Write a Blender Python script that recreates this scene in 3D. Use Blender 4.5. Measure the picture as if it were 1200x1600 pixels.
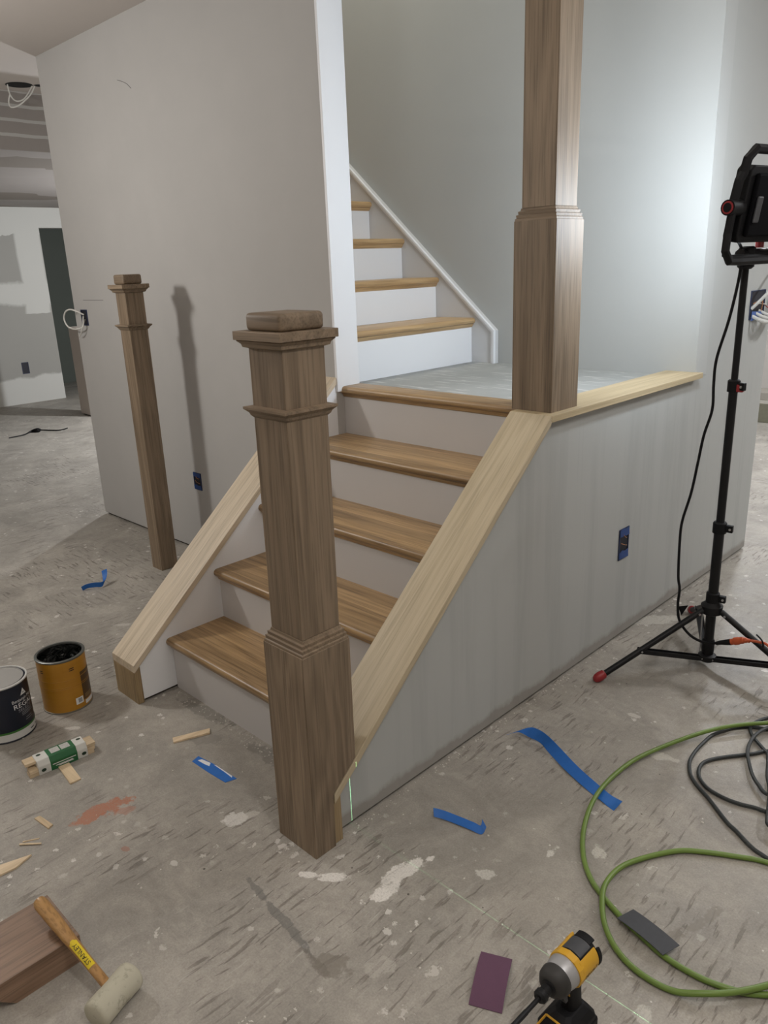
import bpy, bmesh, math, random
from mathutils import Vector, Matrix
for o in list(bpy.data.objects): bpy.data.objects.remove(o)
SC = bpy.context.scene
COL = SC.collection
rnd = random.Random(7)
V = Vector

# ------------------------------------------------------------------ camera
cam = bpy.data.cameras.new('camera'); camo = bpy.data.objects.new('camera', cam); COL.objects.link(camo)
cam.sensor_fit = 'VERTICAL'; cam.sensor_height = 24.0; cam.lens = 24.0 * 1213.02 / 1600; cam.clip_start = 0.02; cam.clip_end = 60
yaw, pitch, roll = 0.7875, -0.3087, -0.0395
cF = V((-math.sin(yaw)*math.cos(pitch), math.cos(yaw)*math.cos(pitch), math.sin(pitch)))
cR0 = V((math.cos(yaw), math.sin(yaw), 0)); cU0 = cR0.cross(cF)
cR = cR0*math.cos(roll) + cU0*math.sin(roll); cU = cU0*math.cos(roll) - cR0*math.sin(roll)
mw = Matrix((cR, cU, -cF)).transposed().to_4x4(); mw.translation = V((1.2762, -1.1813, 1.3898))
camo.matrix_world = mw; SC.camera = camo

# ------------------------------------------------------------------ world, lights, exposure
w = bpy.data.worlds.new('world'); SC.world = w; w.use_nodes = True
w.node_tree.nodes['Background'].inputs[0].default_value = (0.8, 0.85, 1.0, 1); w.node_tree.nodes['Background'].inputs[1].default_value = 0.05
SC.view_settings.view_transform = 'Standard'; SC.view_settings.look = 'None'; SC.view_settings.gamma = 1.0
SC.view_settings.use_curve_mapping = False
SC.view_settings.exposure = 0.10

def light(name, kind, loc, energy, col, **k):
    d = bpy.data.lights.new(name, kind); d.energy = energy; d.color = col
    for a, b in k.items():
        if a != 'aim': setattr(d, a, b)
    o = bpy.data.objects.new(name, d); COL.objects.link(o); o.location = loc
    if 'aim' in k: o.rotation_euler = V(k['aim']).to_track_quat('-Z', 'Y').to_euler()
    return o
# bare bulbs of the building site: one by the left wall, one over the camera, one behind the stairwell on the left, one far right; the fill lamps are added and unseen
light('floodlight_by_left_wall', 'POINT', (-2.34, -.82, 1.84), 51, (1.0, .975, .94), shadow_soft_size=.11)
light('ceiling_lamp_over', 'AREA', (1.45, -.55, 2.44), 13, (1.0, .97, .93), size=.2, aim=(0, 0, -1))
light('overhead_fill_right', 'AREA', (1.6, 3.6, 2.44), 54, (.97, .98, 1.0), size=.5, aim=(0, 0, -1))  # added overhead fill that brightens the right-hand floor, no known fixture
light('bounce_fill_right', 'AREA', (1.9, .6, 1.35), 30, (1.0, .985, .96), size=.3, aim=(0, 0, 1))  # added fill aimed up, gives soft light off the ceiling
light('bounce_fill_rear', 'AREA', (.75, -1.85, 1.40), 38, (1.0, .985, .96), size=.3, aim=(0, 0, 1))  # added unseen fill behind the camera, bounced from the ceiling onto the near newel
light('fill_behind_camera', 'POINT', (-.7, -3.3, 1.45), 6, (1.0, .97, .93), shadow_soft_size=.2)  # added weak fill to lift faces turned towards the front
light('floodlight_left_room', 'POINT', (-4.90, 3.25, 1.45), 205, (.93, .96, 1.0), shadow_soft_size=.05)
light('lamp_far_room', 'POINT', (-.5, 4.4, 2.2), 120, (.88, .93, 1.0), shadow_soft_size=.1)
light('stairwell_lamp', 'AREA', (-1.5, 1.38, 4.1), 22, (1.0, .96, .84), size=.4, aim=(0, 0, -1))

# ------------------------------------------------------------------ materials
class NT:
    def __init__(s, name):
        s.m = bpy.data.materials.new(name); s.m.use_nodes = True; s.t = s.m.node_tree
        s.b = s.t.nodes['Principled BSDF']; s.out = s.t.nodes['Material Output']
    def n(s, typ, ins={}, **k):
        nd = s.t.nodes.new(typ)
        for a, b in k.items(): setattr(nd, a, b)
        for a, b in ins.items(): s.put(nd.inputs[a], b)
        return nd
    def put(s, sock, v):
        if isinstance(v, bpy.types.NodeSocket): s.t.links.new(v, sock)
        elif hasattr(v, 'outputs'): s.t.links.new(v.outputs[0], sock)
        else: sock.default_value = (tuple(v)+(1,) if isinstance(v, tuple) and len(v) == 3 and sock.type == 'RGBA' else v)
    def set(s, **k):
        for a, b in k.items(): s.put(s.b.inputs[a.replace('_', ' ')], b)
        return s
    def math(s, op, a, b=0.0, c=0.0, clamp=False):
        nd = s.n('ShaderNodeMath', {0: a, 1: b, 2: c}, operation=op); nd.use_clamp = clamp; return nd.outputs[0]
    def mix(s, f, a, b, mode='MIX'):
        nd = s.n('ShaderNodeMix', data_type='RGBA', blend_type=mode)
        s.put(nd.inputs[0], f); s.put(nd.inputs[6], a); s.put(nd.inputs[7], b); return nd.outputs[2]
    def ramp(s, f, stops):
        nd = s.n('ShaderNodeValToRGB', {0: f}); e = nd.color_ramp.elements
        while len(e) < len(stops): e.new(.5)
        for i, (p, c) in enumerate(stops):
            e[i].position = p; e[i].color = (c, c, c, 1) if isinstance(c, (int, float)) else tuple(c)+(1,)
        return nd.outputs[0]
    def coord(s, scale=(1, 1, 1), rot=(0, 0, 0), loc=(0, 0, 0), rand=0.0):
        c = s.n('ShaderNodeTexCoord').outputs['Object']
        if rand:
            oi = s.n('ShaderNodeObjectInfo').outputs['Random']
            c = s.n('ShaderNodeVectorMath', {0: c, 1: s.n('ShaderNodeCombineXYZ', {0: s.math('MULTIPLY', oi, rand), 1: s.math('MULTIPLY', oi, rand*1.7), 2: s.math('MULTIPLY', oi, rand*.6)})}, operation='ADD').outputs[0]
        return s.n('ShaderNodeMapping', {'Vector': c, 'Scale': scale, 'Rotation': rot, 'Location': loc}).outputs[0]
    def noise(s, vec, scale, detail=3, rough=.5, dist=0.0):
        return s.n('ShaderNodeTexNoise', {'Vector': vec, 'Scale': scale, 'Detail': detail, 'Roughness': rough, 'Distortion': dist}).outputs[0]
    def bump(s, h, strength=.2, dist=.002):
        s.put(s.b.inputs['Normal'], s.n('ShaderNodeBump', {'Height': h, 'Strength': strength, 'Distance': dist}).outputs[0])

def srgb(h):
    h = h.lstrip('#'); c = [int(h[i:i+2], 16)/255 for i in (0, 2, 4)]
    return tuple(x/12.92 if x <= .04045 else ((x+.055)/1.055)**2.4 for x in c)
MC = {}
def plain(name, col, rough=.5, metal=0.0, var=.06, vs=30, bump=0.0, spec=.5):
    if name in MC: return MC[name]
    t = NT(name); c = t.coord()
    n = t.noise(c, vs, 4)
    t.set(Base_Color=t.mix(n, tuple(x*(1-var) for x in col), tuple(min(1, x*(1+var)) for x in col)), Roughness=rough, Metallic=metal)
    t.set(Specular_IOR_Level=spec)
    if bump: t.bump(n, bump, .001)
    MC[name] = t.m; return t.m
def wood(name, dark, lite, axis='Z', rough=.5, rot=(0, 0, 0), sc=1.0, pores=.25, strips=None):
    if name in MC: return MC[name]
    t = NT(name); k = {'X': (.07, 1, 1), 'Y': (1, .07, 1), 'Z': (1, 1, .07)}[axis]
    c0 = t.coord((1, 1, 1), rot, rand=7.0); tone = None
    if strips:      # edge-glued staves: each with its own tone and its own cut of the grain
        ax_, wd_ = strips
        sp = t.n('ShaderNodeSeparateXYZ', {0: c0}).outputs[ax_]
        idx = t.math('FLOOR', t.math('DIVIDE', sp, wd_))
        wn = t.n('ShaderNodeTexWhiteNoise', {'W': idx}, noise_dimensions='1D').outputs[0]
        tone = t.ramp(wn, [(0.0, .74), (1.0, 1.22)])
        c0 = t.n('ShaderNodeVectorMath', {0: c0, 1: t.n('ShaderNodeCombineXYZ', {0: t.math('MULTIPLY', wn, 9.0), 1: t.math('MULTIPLY', wn, 4.0), 2: t.math('MULTIPLY', wn, 6.0)})}, operation='ADD').outputs[0]
    c1 = t.n('ShaderNodeMapping', {'Vector': c0, 'Scale': tuple(x*sc for x in k)}).outputs[0]
    k2 = tuple(.025 if x < 1 else x for x in k)
    c2 = t.n('ShaderNodeMapping', {'Vector': c0, 'Scale': tuple(x*sc for x in k2)}).outputs[0]
    broad = t.noise(c1, 7, 3, .5, .9)
    rings = t.math('MULTIPLY_ADD', t.math('SINE', t.math('MULTIPLY', broad, 46.0)), .5, .5)
    fine = t.noise(c2, 190, 4, .6); mid = t.noise(c2, 45, 3, .5)
    f = t.math('ADD', t.math('MULTIPLY', rings, .20), t.math('ADD', t.math('MULTIPLY', broad, .35), t.math('ADD', t.math('MULTIPLY', fine, .25), t.math('MULTIPLY', mid, .30))))
    col = t.ramp(f, [(.22, dark), (.82, lite)])
    pore = t.ramp(fine, [(.36, 1-pores), (.5, 1.0)])
    col = t.mix(1.0, col, pore, 'MULTIPLY')
    if tone: col = t.mix(1.0, col, tone, 'MULTIPLY')
    col = t.mix(1.0, col, t.ramp(t.n('ShaderNodeObjectInfo').outputs['Random'], [(0.0, .91), (1.0, 1.09)]), 'MULTIPLY')
    t.set(Base_Color=col, Roughness=rough)
    t.bump(fine, .10, .0005)
    MC[name] = t.m; return t.m
def wall(name, col, var=.05, drips=0.0, patches=None, rough=.8):
    if name in MC: return MC[name]
    t = NT(name); c = t.coord()
    a = t.noise(c, 1.3, 4, .55, .4); b = t.noise(c, 7, 5, .6); r = t.noise(c, 420, 2)
    base = t.mix(a, tuple(x*(1-var) for x in col), tuple(min(1, x*(1+var)) for x in col))
    base = t.mix(t.ramp(b, [(.3, .3), (.75, 0.0)]), base, tuple(x*(1-var*1.4) for x in col))
    # small scuffs
    sc = t.noise(t.coord((1, 1, 2.5)), 16, 5, .7); sp = t.ramp(sc, [(.70, 0.0), (.78, .4)])
    base = t.mix(sp, base, tuple(x*.72 for x in col))
    if drips:
        zl = t.n('ShaderNodeSeparateXYZ', {0: c}).outputs[2]
        low = t.ramp(t.math('MULTIPLY', zl, .5), [(.40, 1.0), (.48, 0.0)])
        d = t.noise(t.coord((5.5, 5.5, .35)), 1.3, 5, .6); dm = t.math('MULTIPLY', t.ramp(d, [(.50, 0.0), (.62, drips), (.70, drips*.3)]), low)
        d2 = t.noise(t.coord((34, 34, .3)), 1.2, 3, .5); dm2 = t.math('MULTIPLY', t.ramp(d2, [(.64, 0.0), (.70, drips*.8)]), low)
        base = t.mix(dm, base, tuple(x*.70 for x in col)); base = t.mix(dm2, base, tuple(x*.72 for x in col))
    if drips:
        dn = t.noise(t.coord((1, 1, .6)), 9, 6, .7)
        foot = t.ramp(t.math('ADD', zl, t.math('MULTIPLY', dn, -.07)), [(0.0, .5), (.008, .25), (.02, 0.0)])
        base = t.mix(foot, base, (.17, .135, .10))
    t.set(Base_Color=base, Roughness=rough); t.bump(t.math('ADD', r, t.math('MULTIPLY', b, 2.0)), .10, .0012)
    MC[name] = t.m; return t.m

OAK_N = ((.118, .082, .050), (.285, .212, .142))
M_newel = wood('raw_oak_post', *OAK_N, 'Z', .55)
M_newel_x = wood('raw_oak_moulding', *OAK_N, 'X', .55)
M_tread = wood('finished_oak_tread', (.20, .118, .052), (.56, .375, .19), 'X', .36, pores=.3, strips=(1, .058))
M_tread_u = wood('finished_oak_tread_upper', (.33, .20, .09), (.60, .42, .22), 'Y', .4)
th = math.atan(.858)
M_cap = wood('pale_poplar_cap', (.43, .35, .225), (.60, .51, .365), 'Y', .5, rot=(-th, 0, 0), pores=.12)
M_cap_flat = wood('pale_poplar_cap_flat', (.36, .28, .16), (.54, .44, .28), 'Y', .5, pores=.12)
M_cap_l = wood('raw_oak_cap', (.50, .41, .29), (.70, .595, .45), 'Y', .5, rot=(-th, 0, 0), pores=.2)
M_end = wood('raw_oak_end_board', (.20, .135, .065), (.38, .28, .155), 'Z', .55)
M_pine = wood('pine_shim', (.46, .34, .20), (.72, .58, .40), 'Y', .6, pores=.12)
M_block = wood('pinkish_oak_block', (.17, .10, .06), (.32, .205, .135), 'Y', .5)
M_handle = wood('varnished_hickory', (.30, .145, .045), (.56, .33, .13), 'X', .33)
M_riser = wall('primed_riser', (.55, .53, .515), .03, rough=.5)
M_white = wall('white_paint_satin', (.82, .83, .85), .02, rough=.45)
M_wall = wall('primed_drywall', (.44, .427, .41), .075)
M_wall_b = wall('primed_drywall_stairwell', (.44, .447, .433), .04)
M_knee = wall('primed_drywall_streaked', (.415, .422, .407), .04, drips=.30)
M_ceil = wall('ceiling_paint', (.50, .455, .42), .03)
M_dark = plain('dark_gap', (.05, .04, .03), .9)

def far_wall_mat():
    t = NT('taped_gypsum'); c = t.coord(); n = t.noise(c, 3.2, 4, .6); n2 = t.noise(c, 1.1, 3)
    sep = t.n('ShaderNodeSeparateXYZ', {0: c}); z = sep.outputs[2]
    zz = t.math('ADD', z, t.math('MULTIPLY', t.math('SUBTRACT', n, .5), .16))
    band = t.math('SUBTRACT', 1.0, t.ramp(t.math('ABSOLUTE', t.math('SUBTRACT', zz, 1.22)), [(.10, 0.0), (.14, 1.0)]))
    low = t.math('SUBTRACT', 1.0, t.ramp(zz, [(.28, 0.0), (.31, 1.0)]))
    top = t.ramp(zz, [(.66, 0.0), (.69, 1.0)]) # placeholder for high band (value node clamps at 1 m)
    hi = t.math('GREATER_THAN', zz, 1.86)
    y = sep.outputs[1]; yy = t.math('ADD', y, t.math('MULTIPLY', t.math('SUBTRACT', n2, .5), .2))
    vb = t.math('SUBTRACT', 1.0, t.ramp(t.math('ABSOLUTE', t.math('SUBTRACT', yy, 2.62)), [(.13, 0.0), (.16, 1.0)]))
    m = t.math('MAXIMUM', t.math('MAXIMUM', band, low), t.math('MAXIMUM', hi, t.math('MULTIPLY', vb, t.math('GREATER_THAN', zz, 1.0))))
    t.set(Base_Color=t.mix(m, t.mix(n2, (.25, .245, .225), (.31, .30, .275)), (.48, .475, .445)), Roughness=.85); t.bump(m, .2, .002)
    return t.m
M_far = far_wall_mat()

def soffit_mat():
    t = NT('mudded_soffit'); c = t.coord(); n = t.noise(c, 1.4, 4, .55, .6); n3 = t.noise(c, 5, 3)
    vb = t.n('ShaderNodeTexVoronoi', {'Vector': t.coord((1, .6, 1.0), (0, 0, .3)), 'Scale': 1.5}, distance='CHEBYCHEV')
    patch = t.math('GREATER_THAN', t.n('ShaderNodeSeparateColor', {0: vb.outputs['Color']}).outputs[0], .62)
    z = t.n('ShaderNodeSeparateXYZ', {0: c}).outputs[2]
    st = t.math('FRACT', t.math('MULTIPLY', t.math('ADD', z, t.math('MULTIPLY', n3, .02)), 12.0))
    line = t.math('MULTIPLY', t.math('GREATER_THAN', st, .78), t.math('GREATER_THAN', z, 2.16))
    base = t.mix(n, (.24, .215, .20), (.30, .275, .255))
    base = t.mix(t.math('MULTIPLY', patch, .75), base, (.15, .125, .10))
    base = t.mix(line, base, (.42, .41, .39))
    t.set(Base_Color=base, Roughness=.85); return t.m
M_soffit = soffit_mat()

def floor_mat():
    t = NT('scraped_concrete'); c = t.coord()
    n1 = t.noise(c, 1.1, 5, .6, .5); n2 = t.noise(c, 6, 7, .65, .3); n3 = t.noise(c, 48, 5, .7)
    base = t.mix(t.ramp(n1, [(.32, 0.0), (.68, 1.0)]), (.315, .292, .255), (.43, .402, .355))
    base = t.mix(t.ramp(n2, [(.3, .5), (.62, 0.0)]), base, (.26, .24, .21))
    base = t.mix(t.ramp(n3, [(.35, .3), (.6, 0.0)]), base, (.21, .19, .165))
    # remains of adhesive, combed tile by tile in two directions
    cell = t.n('ShaderNodeTexVoronoi', {'Vector': t.coord((1, 1, 0), (0, 0, .03)), 'Scale': 1.25, 'Randomness': .35}, distance='CHEBYCHEV')
    cr = t.n('ShaderNodeSeparateColor', {0: cell.outputs['Color']})
    wob = t.n('ShaderNodeVectorMath', {0: c, 1: t.n('ShaderNodeVectorMath', {0: t.n('ShaderNodeTexNoise', {'Vector': c, 'Scale': 3.0, 'Detail': 2}).outputs[1], 1: (.05, .05, 0)}, operation='MULTIPLY').outputs[0]}, operation='ADD').outputs[0]
    def streak(sx, sy, rz):
        m = t.n('ShaderNodeMapping', {'Vector': wob, 'Scale': (sx, sy, 1), 'Rotation': (0, 0, rz)}).outputs[0]
        return t.noise(m, 1.0, 3, .55)
    sy_, sx_ = streak(80, 10, .22), streak(10, 80, .1)
    pick = t.math('GREATER_THAN', cr.outputs[0], .62)
    st = t.math('ADD', t.math('MULTIPLY', sy_, t.math('SUBTRACT', 1.0, pick)), t.math('MULTIPLY', sx_, pick))
    pres = t.ramp(t.noise(c, 1.9, 3, .5), [(.45, 0.0), (.53, 1.0)])
    sm = t.math('MULTIPLY', t.ramp(st, [(.575, 0.0), (.63, 1.0)]), pres)
    smb = t.math('MULTIPLY', t.ramp(st, [(.34, 1.0), (.42, 0.0)]), pres)
    base = t.mix(t.math('MULTIPLY', sm, .66), base, (.15, .132, .11))
    base = t.mix(t.math('MULTIPLY', smb, .22), base, (.47, .445, .41))
    grit = t.noise(c, 230, 3, .6); base = t.mix(1.0, base, t.ramp(grit, [(.30, .86), (.70, 1.10)]), 'MULTIPLY')
    base = t.mix(1.0, base, t.ramp(t.noise(c, 3.3, 6, .7, 1.0), [(.34, .80), (.62, 1.12)]), 'MULTIPLY')
    scr = streak(150, 7, -.5); base = t.mix(t.math('MULTIPLY', t.ramp(scr, [(.66, 0.0), (.70, .45)]), t.ramp(n1, [(.4, 0.0), (.6, 1.0)])), base, (.52, .50, .46))
    vo3 = t.n('ShaderNodeTexVoronoi', {'Vector': wob, 'Scale': 30.0}); v3 = t.n('ShaderNodeSeparateColor', {0: vo3.outputs['Color']}).outputs[0]
    e3 = t.math('ADD', vo3.outputs['Distance'], t.math('ADD', t.math('MULTIPLY', t.math('SUBTRACT', grit, .5), .5), t.math('MULTIPLY', t.math('SUBTRACT', n3, .5), 1.1)))
    base = t.mix(t.math('MULTIPLY', t.math('LESS_THAN', e3, t.math('MULTIPLY', t.math('SUBTRACT', v3, .72), 1.0)), t.ramp(t.noise(c, 2.6, 2), [(.40, 0.0), (.56, .8)])), base, (.66, .635, .59))
    # plaster flecks and small dark specks
    vo = t.n('ShaderNodeTexVoronoi', {'Vector': wob, 'Scale': 9.0}); vr = t.n('ShaderNodeSeparateColor', {0: vo.outputs['Color']}).outputs[1]
    edge = t.math('ADD', vo.outputs['Distance'], t.math('MULTIPLY', t.math('SUBTRACT', n3, .5), .75))
    fl = t.math('MULTIPLY', t.math('LESS_THAN', edge, t.math('MULTIPLY', t.math('SUBTRACT', vr, .35), .17)), t.ramp(n1, [(.42, .2), (.6, .9)]))
    base = t.mix(fl, base, (.66, .63, .58))
    vo2 = t.n('ShaderNodeTexVoronoi', {'Vector': c, 'Scale': 26.0}); v2 = t.n('ShaderNodeSeparateColor', {0: vo2.outputs['Color']})
    sp = t.math('LESS_THAN', vo2.outputs['Distance'], t.math('MULTIPLY', t.math('SUBTRACT', v2.outputs[0], .72), .30))
    base = t.mix(t.math('MULTIPLY', sp, .85), base, t.mix(t.math('GREATER_THAN', v2.outputs[2], .42), (.06, .05, .04), (.62, .59, .54)))
    # shaped stains: x, y, half length, half width, angle, colour, strength
    S = [(-.552, -.500, .088, .030, 1.45, (.42, .155, .08), .85), (-.505, -.455, .03, .018, 1.0, (.42, .16, .09), .5),
         (.215, -.095, .060, .026, 1.35, (.74, .71, .66), .95), (.225, -.175, .035, .024, 1.5, (.74, .71, .66), .95),
         (.105, -.232, .045, .013, .8, (.74, .71, .66), .95), (.060, -.262, .030, .011, .6, (.74, .71, .66), .95),
         (-.250, -.262, .030, .030, 1.0, (.72, .70, .66), .75), (-.232, -.235, .03, .014, 1.0, (.60, .57, .52), .5),
         (.105, -.392, .160, .011, -.17, (.17, .165, .15), .85), (.255, -.42, .05, .012, -.1, (.15, .13, .11), .6), (.275, -.40, .05, .03, .4, (.19, .17, .14), .7),
         (.05, 1.56, .16, .035, .9, (.58, .56, .50), .6), (.47, .73, .04, .022, .3, (.62, .60, .54), .6), (.30, .87, .02, .012, .3, (.6, .57, .52), .7),
         (.78, .20, .11, .014, 1.25, (.20, .18, .15), .7), (.93, .33, .014, .010, .3, (.32, .14, .11), .7), (.66, .0, .012, .010, .3, (.32, .15, .12), .6),
         (.62, -.05, .016, .010, .3, (.62, .60, .56), .8), (.80, -.06, .018, .022, .4, (.60, .58, .52), .6), (-.36, -.52, .012, .008, 0.5, (.34, .13, .08), .6),
         (-1.0, -.36, .025, .009, .9, (.60, .57, .52), .7), (-1.6, .12, .05, .012, .8, (.58, .55, .50), .6), (-1.75, .0, .04, .01, 1.2, (.58, .55, .5), .5),
         (.44, .18, .028, .010, 1.6, (.62, .6, .55), .8), (.36, .02, .022, .02, .2, (.62, .6, .55), .7), (.52, .26, .03, .016, 2.2, (.60, .58, .52), .6),
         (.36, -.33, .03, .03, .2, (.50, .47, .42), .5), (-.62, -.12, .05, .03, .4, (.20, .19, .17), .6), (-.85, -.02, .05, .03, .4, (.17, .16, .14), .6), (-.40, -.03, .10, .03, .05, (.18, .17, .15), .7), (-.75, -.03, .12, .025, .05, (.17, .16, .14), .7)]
    sep = t.n('ShaderNodeSeparateXYZ', {0: wob}); X, Y = sep.outputs[0], sep.outputs[1]
    n4 = t.noise(c, 20, 4, .6)
    edge_n = t.math('ADD', t.math('MULTIPLY', t.math('SUBTRACT', n3, .5), 2.4), t.math('MULTIPLY', t.math('SUBTRACT', n4, .45), 4.5))
    for (x, y, a, b, ang, colr, stg) in S:
        ca, sa = math.cos(ang), math.sin(ang)
        dx = t.math('SUBTRACT', X, x+.025); dy = t.math('SUBTRACT', Y, y+.025)
        u = t.math('ADD', t.math('MULTIPLY', dx, ca/a), t.math('MULTIPLY', dy, sa/a))
        v = t.math('ADD', t.math('MULTIPLY', dx, -sa/b), t.math('MULTIPLY', dy, ca/b))
        d = t.math('ADD', t.math('MULTIPLY', u, u), t.math('MULTIPLY', v, v))
        d = t.math('ADD', d, edge_n)
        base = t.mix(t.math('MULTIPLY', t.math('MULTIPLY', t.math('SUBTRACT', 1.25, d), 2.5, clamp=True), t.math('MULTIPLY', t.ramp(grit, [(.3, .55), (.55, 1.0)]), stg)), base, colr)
    t.set(Base_Color=base, Roughness=t.ramp(n2, [(.3, .45), (.7, .72)]))
    h = t.math('ADD', t.math('MULTIPLY', sm, -.7), t.math('ADD', t.math('MULTIPLY', n3, .5), t.math('ADD', t.math('MULTIPLY', n2, .6), t.math('MULTIPLY', fl, .6))))
    t.bump(h, .5, .003)
    return t.m
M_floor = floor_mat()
def landing_mat():
    t = NT('dusty_grey_underlay'); c = t.coord(); a = t.noise(c, 5, 6, .65); s = t.noise(t.coord((6, 40, 1), (0, 0, .5)), 1, 4, .6)
    b = t.mix(a, (.27, .28, .275), (.40, .41, .40)); b = t.mix(t.ramp(s, [(.56, 0.0), (.64, .6)]), b, (.62, .62, .60))
    t.set(Base_Color=b, Roughness=.75); t.bump(s, .25, .002); return t.m
M_landing = landing_mat()

M_black = plain('matt_black_metal', (.007, .007, .008), .5, 0, spec=.3)
M_blackp = plain('black_plastic', (.006, .006, .007), .6, spec=.22)
M_grey = plain('dark_grey_plastic', (.05, .052, .058), .5)
M_red = plain('red_plastic', (.30, .02, .025), .4)
M_steel = plain('steel', (.55, .55, .56), .3, .9)
M_yellow = plain('tool_yellow', (.62, .34, .02), .42)
M_tape = plain('blue_masking_tape', (.016, .13, .46), .55, 0, .1, 60)
M_orange = plain('orange_rubber', (.48, .085, .025), .45)
M_green = plain('green_hose_rubber', (.135, .215, .038), .42, 0, .12, 25)
M_cordm = plain('black_rope_cord', (.030, .034, .034), .55, 0, .35, 160, .3)
M_purple = plain('purple_abrasive', (.12, .055, .095), .9, 0, .12, 500, .3)
M_rubber = plain('grey_abrasive_back', (.055, .058, .066), .75, 0, .15, 90)
M_wirew = plain('white_cable', (.66, .65, .61), .45)
M_navy = plain('navy_blue_plastic', (.012, .022, .07), .5)
M_copper = plain('bare_copper', (.60, .28, .14), .35, .8)

# ------------------------------------------------------------------ mesh helpers
ORG = {}
class MB:
    def __init__(s): s.v = []; s.f = []
    def add(s, vs, fs, M=None):
        o = len(s.v); s.v += [(M @ V(p)) if M else V(p) for p in vs]; s.f += [tuple(i+o for i in f) for f in fs]; return s
    def box(s, x0, x1, y0, y1, z0, z1, M=None):
        return s.add([(x0, y0, z0), (x1, y0, z0), (x1, y1, z0), (x0, y1, z0), (x0, y0, z1), (x1, y0, z1), (x1, y1, z1), (x0, y1, z1)],
                     [(0, 3, 2, 1), (4, 5, 6, 7), (0, 1, 5, 4), (1, 2, 6, 5), (2, 3, 7, 6), (3, 0, 4, 7)], M)
    def prism(s, poly, axis, a, b, M=None):
        n = len(poly)
        P = {'X': lambda p, t: (t, p[0], p[1]), 'Y': lambda p, t: (p[0], t, p[1]), 'Z': lambda p, t: (p[0], p[1], t)}[axis]
        return s.add([P(p, a) for p in poly]+[P(p, b) for p in poly],
                     [tuple(range(n)), tuple(range(2*n-1, n-1, -1))]+[(i, n+i, n+(i+1) % n, (i+1) % n) for i in range(n)], M)
    def loft(s, rings, cap=True, M=None, closed=False):
        n = len(rings[0]); vs = [p for r in rings for p in r]; fs = []
        R = len(rings)
        for k in range(R if closed else R-1):
            a, b = k*n, ((k+1) % R)*n
            fs += [(a+i, a+(i+1) % n, b+(i+1) % n, b+i) for i in range(n)]
        if cap and not closed: fs += [tuple(range(n-1, -1, -1)), tuple(range((R-1)*n, R*n))]
        return s.add(vs, fs, M)
    def sq(s, prof, M=None):      # square-section loft from (half width, z)
        return s.loft([[(-h, -h, z), (h, -h, z), (h, h, z), (-h, h, z)] for h, z in prof], True, M)
    def lathe(s, prof, seg=32, M=None, cap=True):
        return s.loft([[(r*math.cos(2*math.pi*i/seg), r*math.sin(2*math.pi*i/seg), z) for i in range(seg)] for r, z in prof], cap, M)
    def rod(s, a, b, r, seg=12, r2=None):
        a, b = V(a), V(b); d = b-a; M = Matrix.Translation(a) @ d.to_track_quat('Z', 'Y').to_matrix().to_4x4()
        return s.lathe([(r, 0), (r2 if r2 is not None else r, d.length)], seg, M)
    def tube(s, pts, r, seg=8, sub=6, smooth=True):
        P = spline(pts, sub) if smooth else [V(p) for p in pts]
        rings = []; up = V((0, 0, 1)); prev = None
        for i, p in enumerate(P):
            t = (P[min(i+1, len(P)-1)]-P[max(i-1, 0)]).normalized()
            a = prev - t*prev.dot(t) if prev else (up if abs(t.z) < .9 else V((1, 0, 0))).cross(t)
            a.normalize(); prev = a; b = t.cross(a)
            rr = r(i/(len(P)-1)) if callable(r) else r
            rings.append([p+(a*math.cos(2*math.pi*k/seg)+b*math.sin(2*math.pi*k/seg))*rr for k in range(seg)])
        return s.loft(rings)
    def ribbon(s, pts, wid, th=.0006):   # pts: list of (centre, half-width vector)
        r = []
        for i, (p, h) in enumerate(pts):
            p, h = V(p), V(h); q = V(pts[min(i+1, len(pts)-1)][0])-V(pts[max(i-1, 0)][0])
            nrm = q.cross(h); nrm = nrm.normalized()*th/2 if nrm.length > 1e-9 else V((0, 0, th/2))
            h = h.normalized()*wid/2
            r.append([p-h-nrm, p+h-nrm, p+h+nrm, p-h+nrm])
        return s.loft(r)
    def build(s, name, mat, parent=None, bevel=0.0, smooth=False, seg=2, origin=None):
        off = ORG.get(parent, V((0, 0, 0))) if parent else (V(origin) if origin else V((0, 0, 0)))
        me = bpy.data.meshes.new(name); me.from_pydata([tuple(p-off) for p in s.v], [], s.f)
        bm = bmesh.new(); bm.from_mesh(me); bmesh.ops.recalc_face_normals(bm, faces=bm.faces)
        if bevel:
            ed = [e for e in bm.edges if len(e.link_faces) == 2 and e.calc_face_angle(0) > .5]
            bmesh.ops.bevel(bm, geom=ed, offset=bevel, segments=seg, affect='EDGES', profile=.5)
        bm.to_mesh(me); bm.free()
        if smooth:
            for p in me.polygons: p.use_smooth = True
            me.set_sharp_from_angle(angle=math.radians(38))
        me.materials.append(mat)
        o = bpy.data.objects.new(name, me); COL.objects.link(o)
        if parent: o.parent = parent; ORG[o] = off
        else: o.location = off; ORG[o] = off
        return o
def spline(pts, sub=6):
    P = [V(p) for p in pts]; out = []
    for i in range(len(P)-1):
        p0, p1, p2, p3 = P[max(i-1, 0)], P[i], P[i+1], P[min(i+2, len(P)-1)]
        for k in range(sub):
            t = k/sub
            out.append(.5*((2*p1)+(p2-p0)*t+(2*p0-5*p1+4*p2-p3)*t*t+(3*p1-p0-3*p2+p3)*t**3))
    return out+[P[-1]]
def tag(o, label, cat, group=None):
    o['label'] = label; o['category'] = cat
    if group: o['group'] = group
    return o
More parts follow.
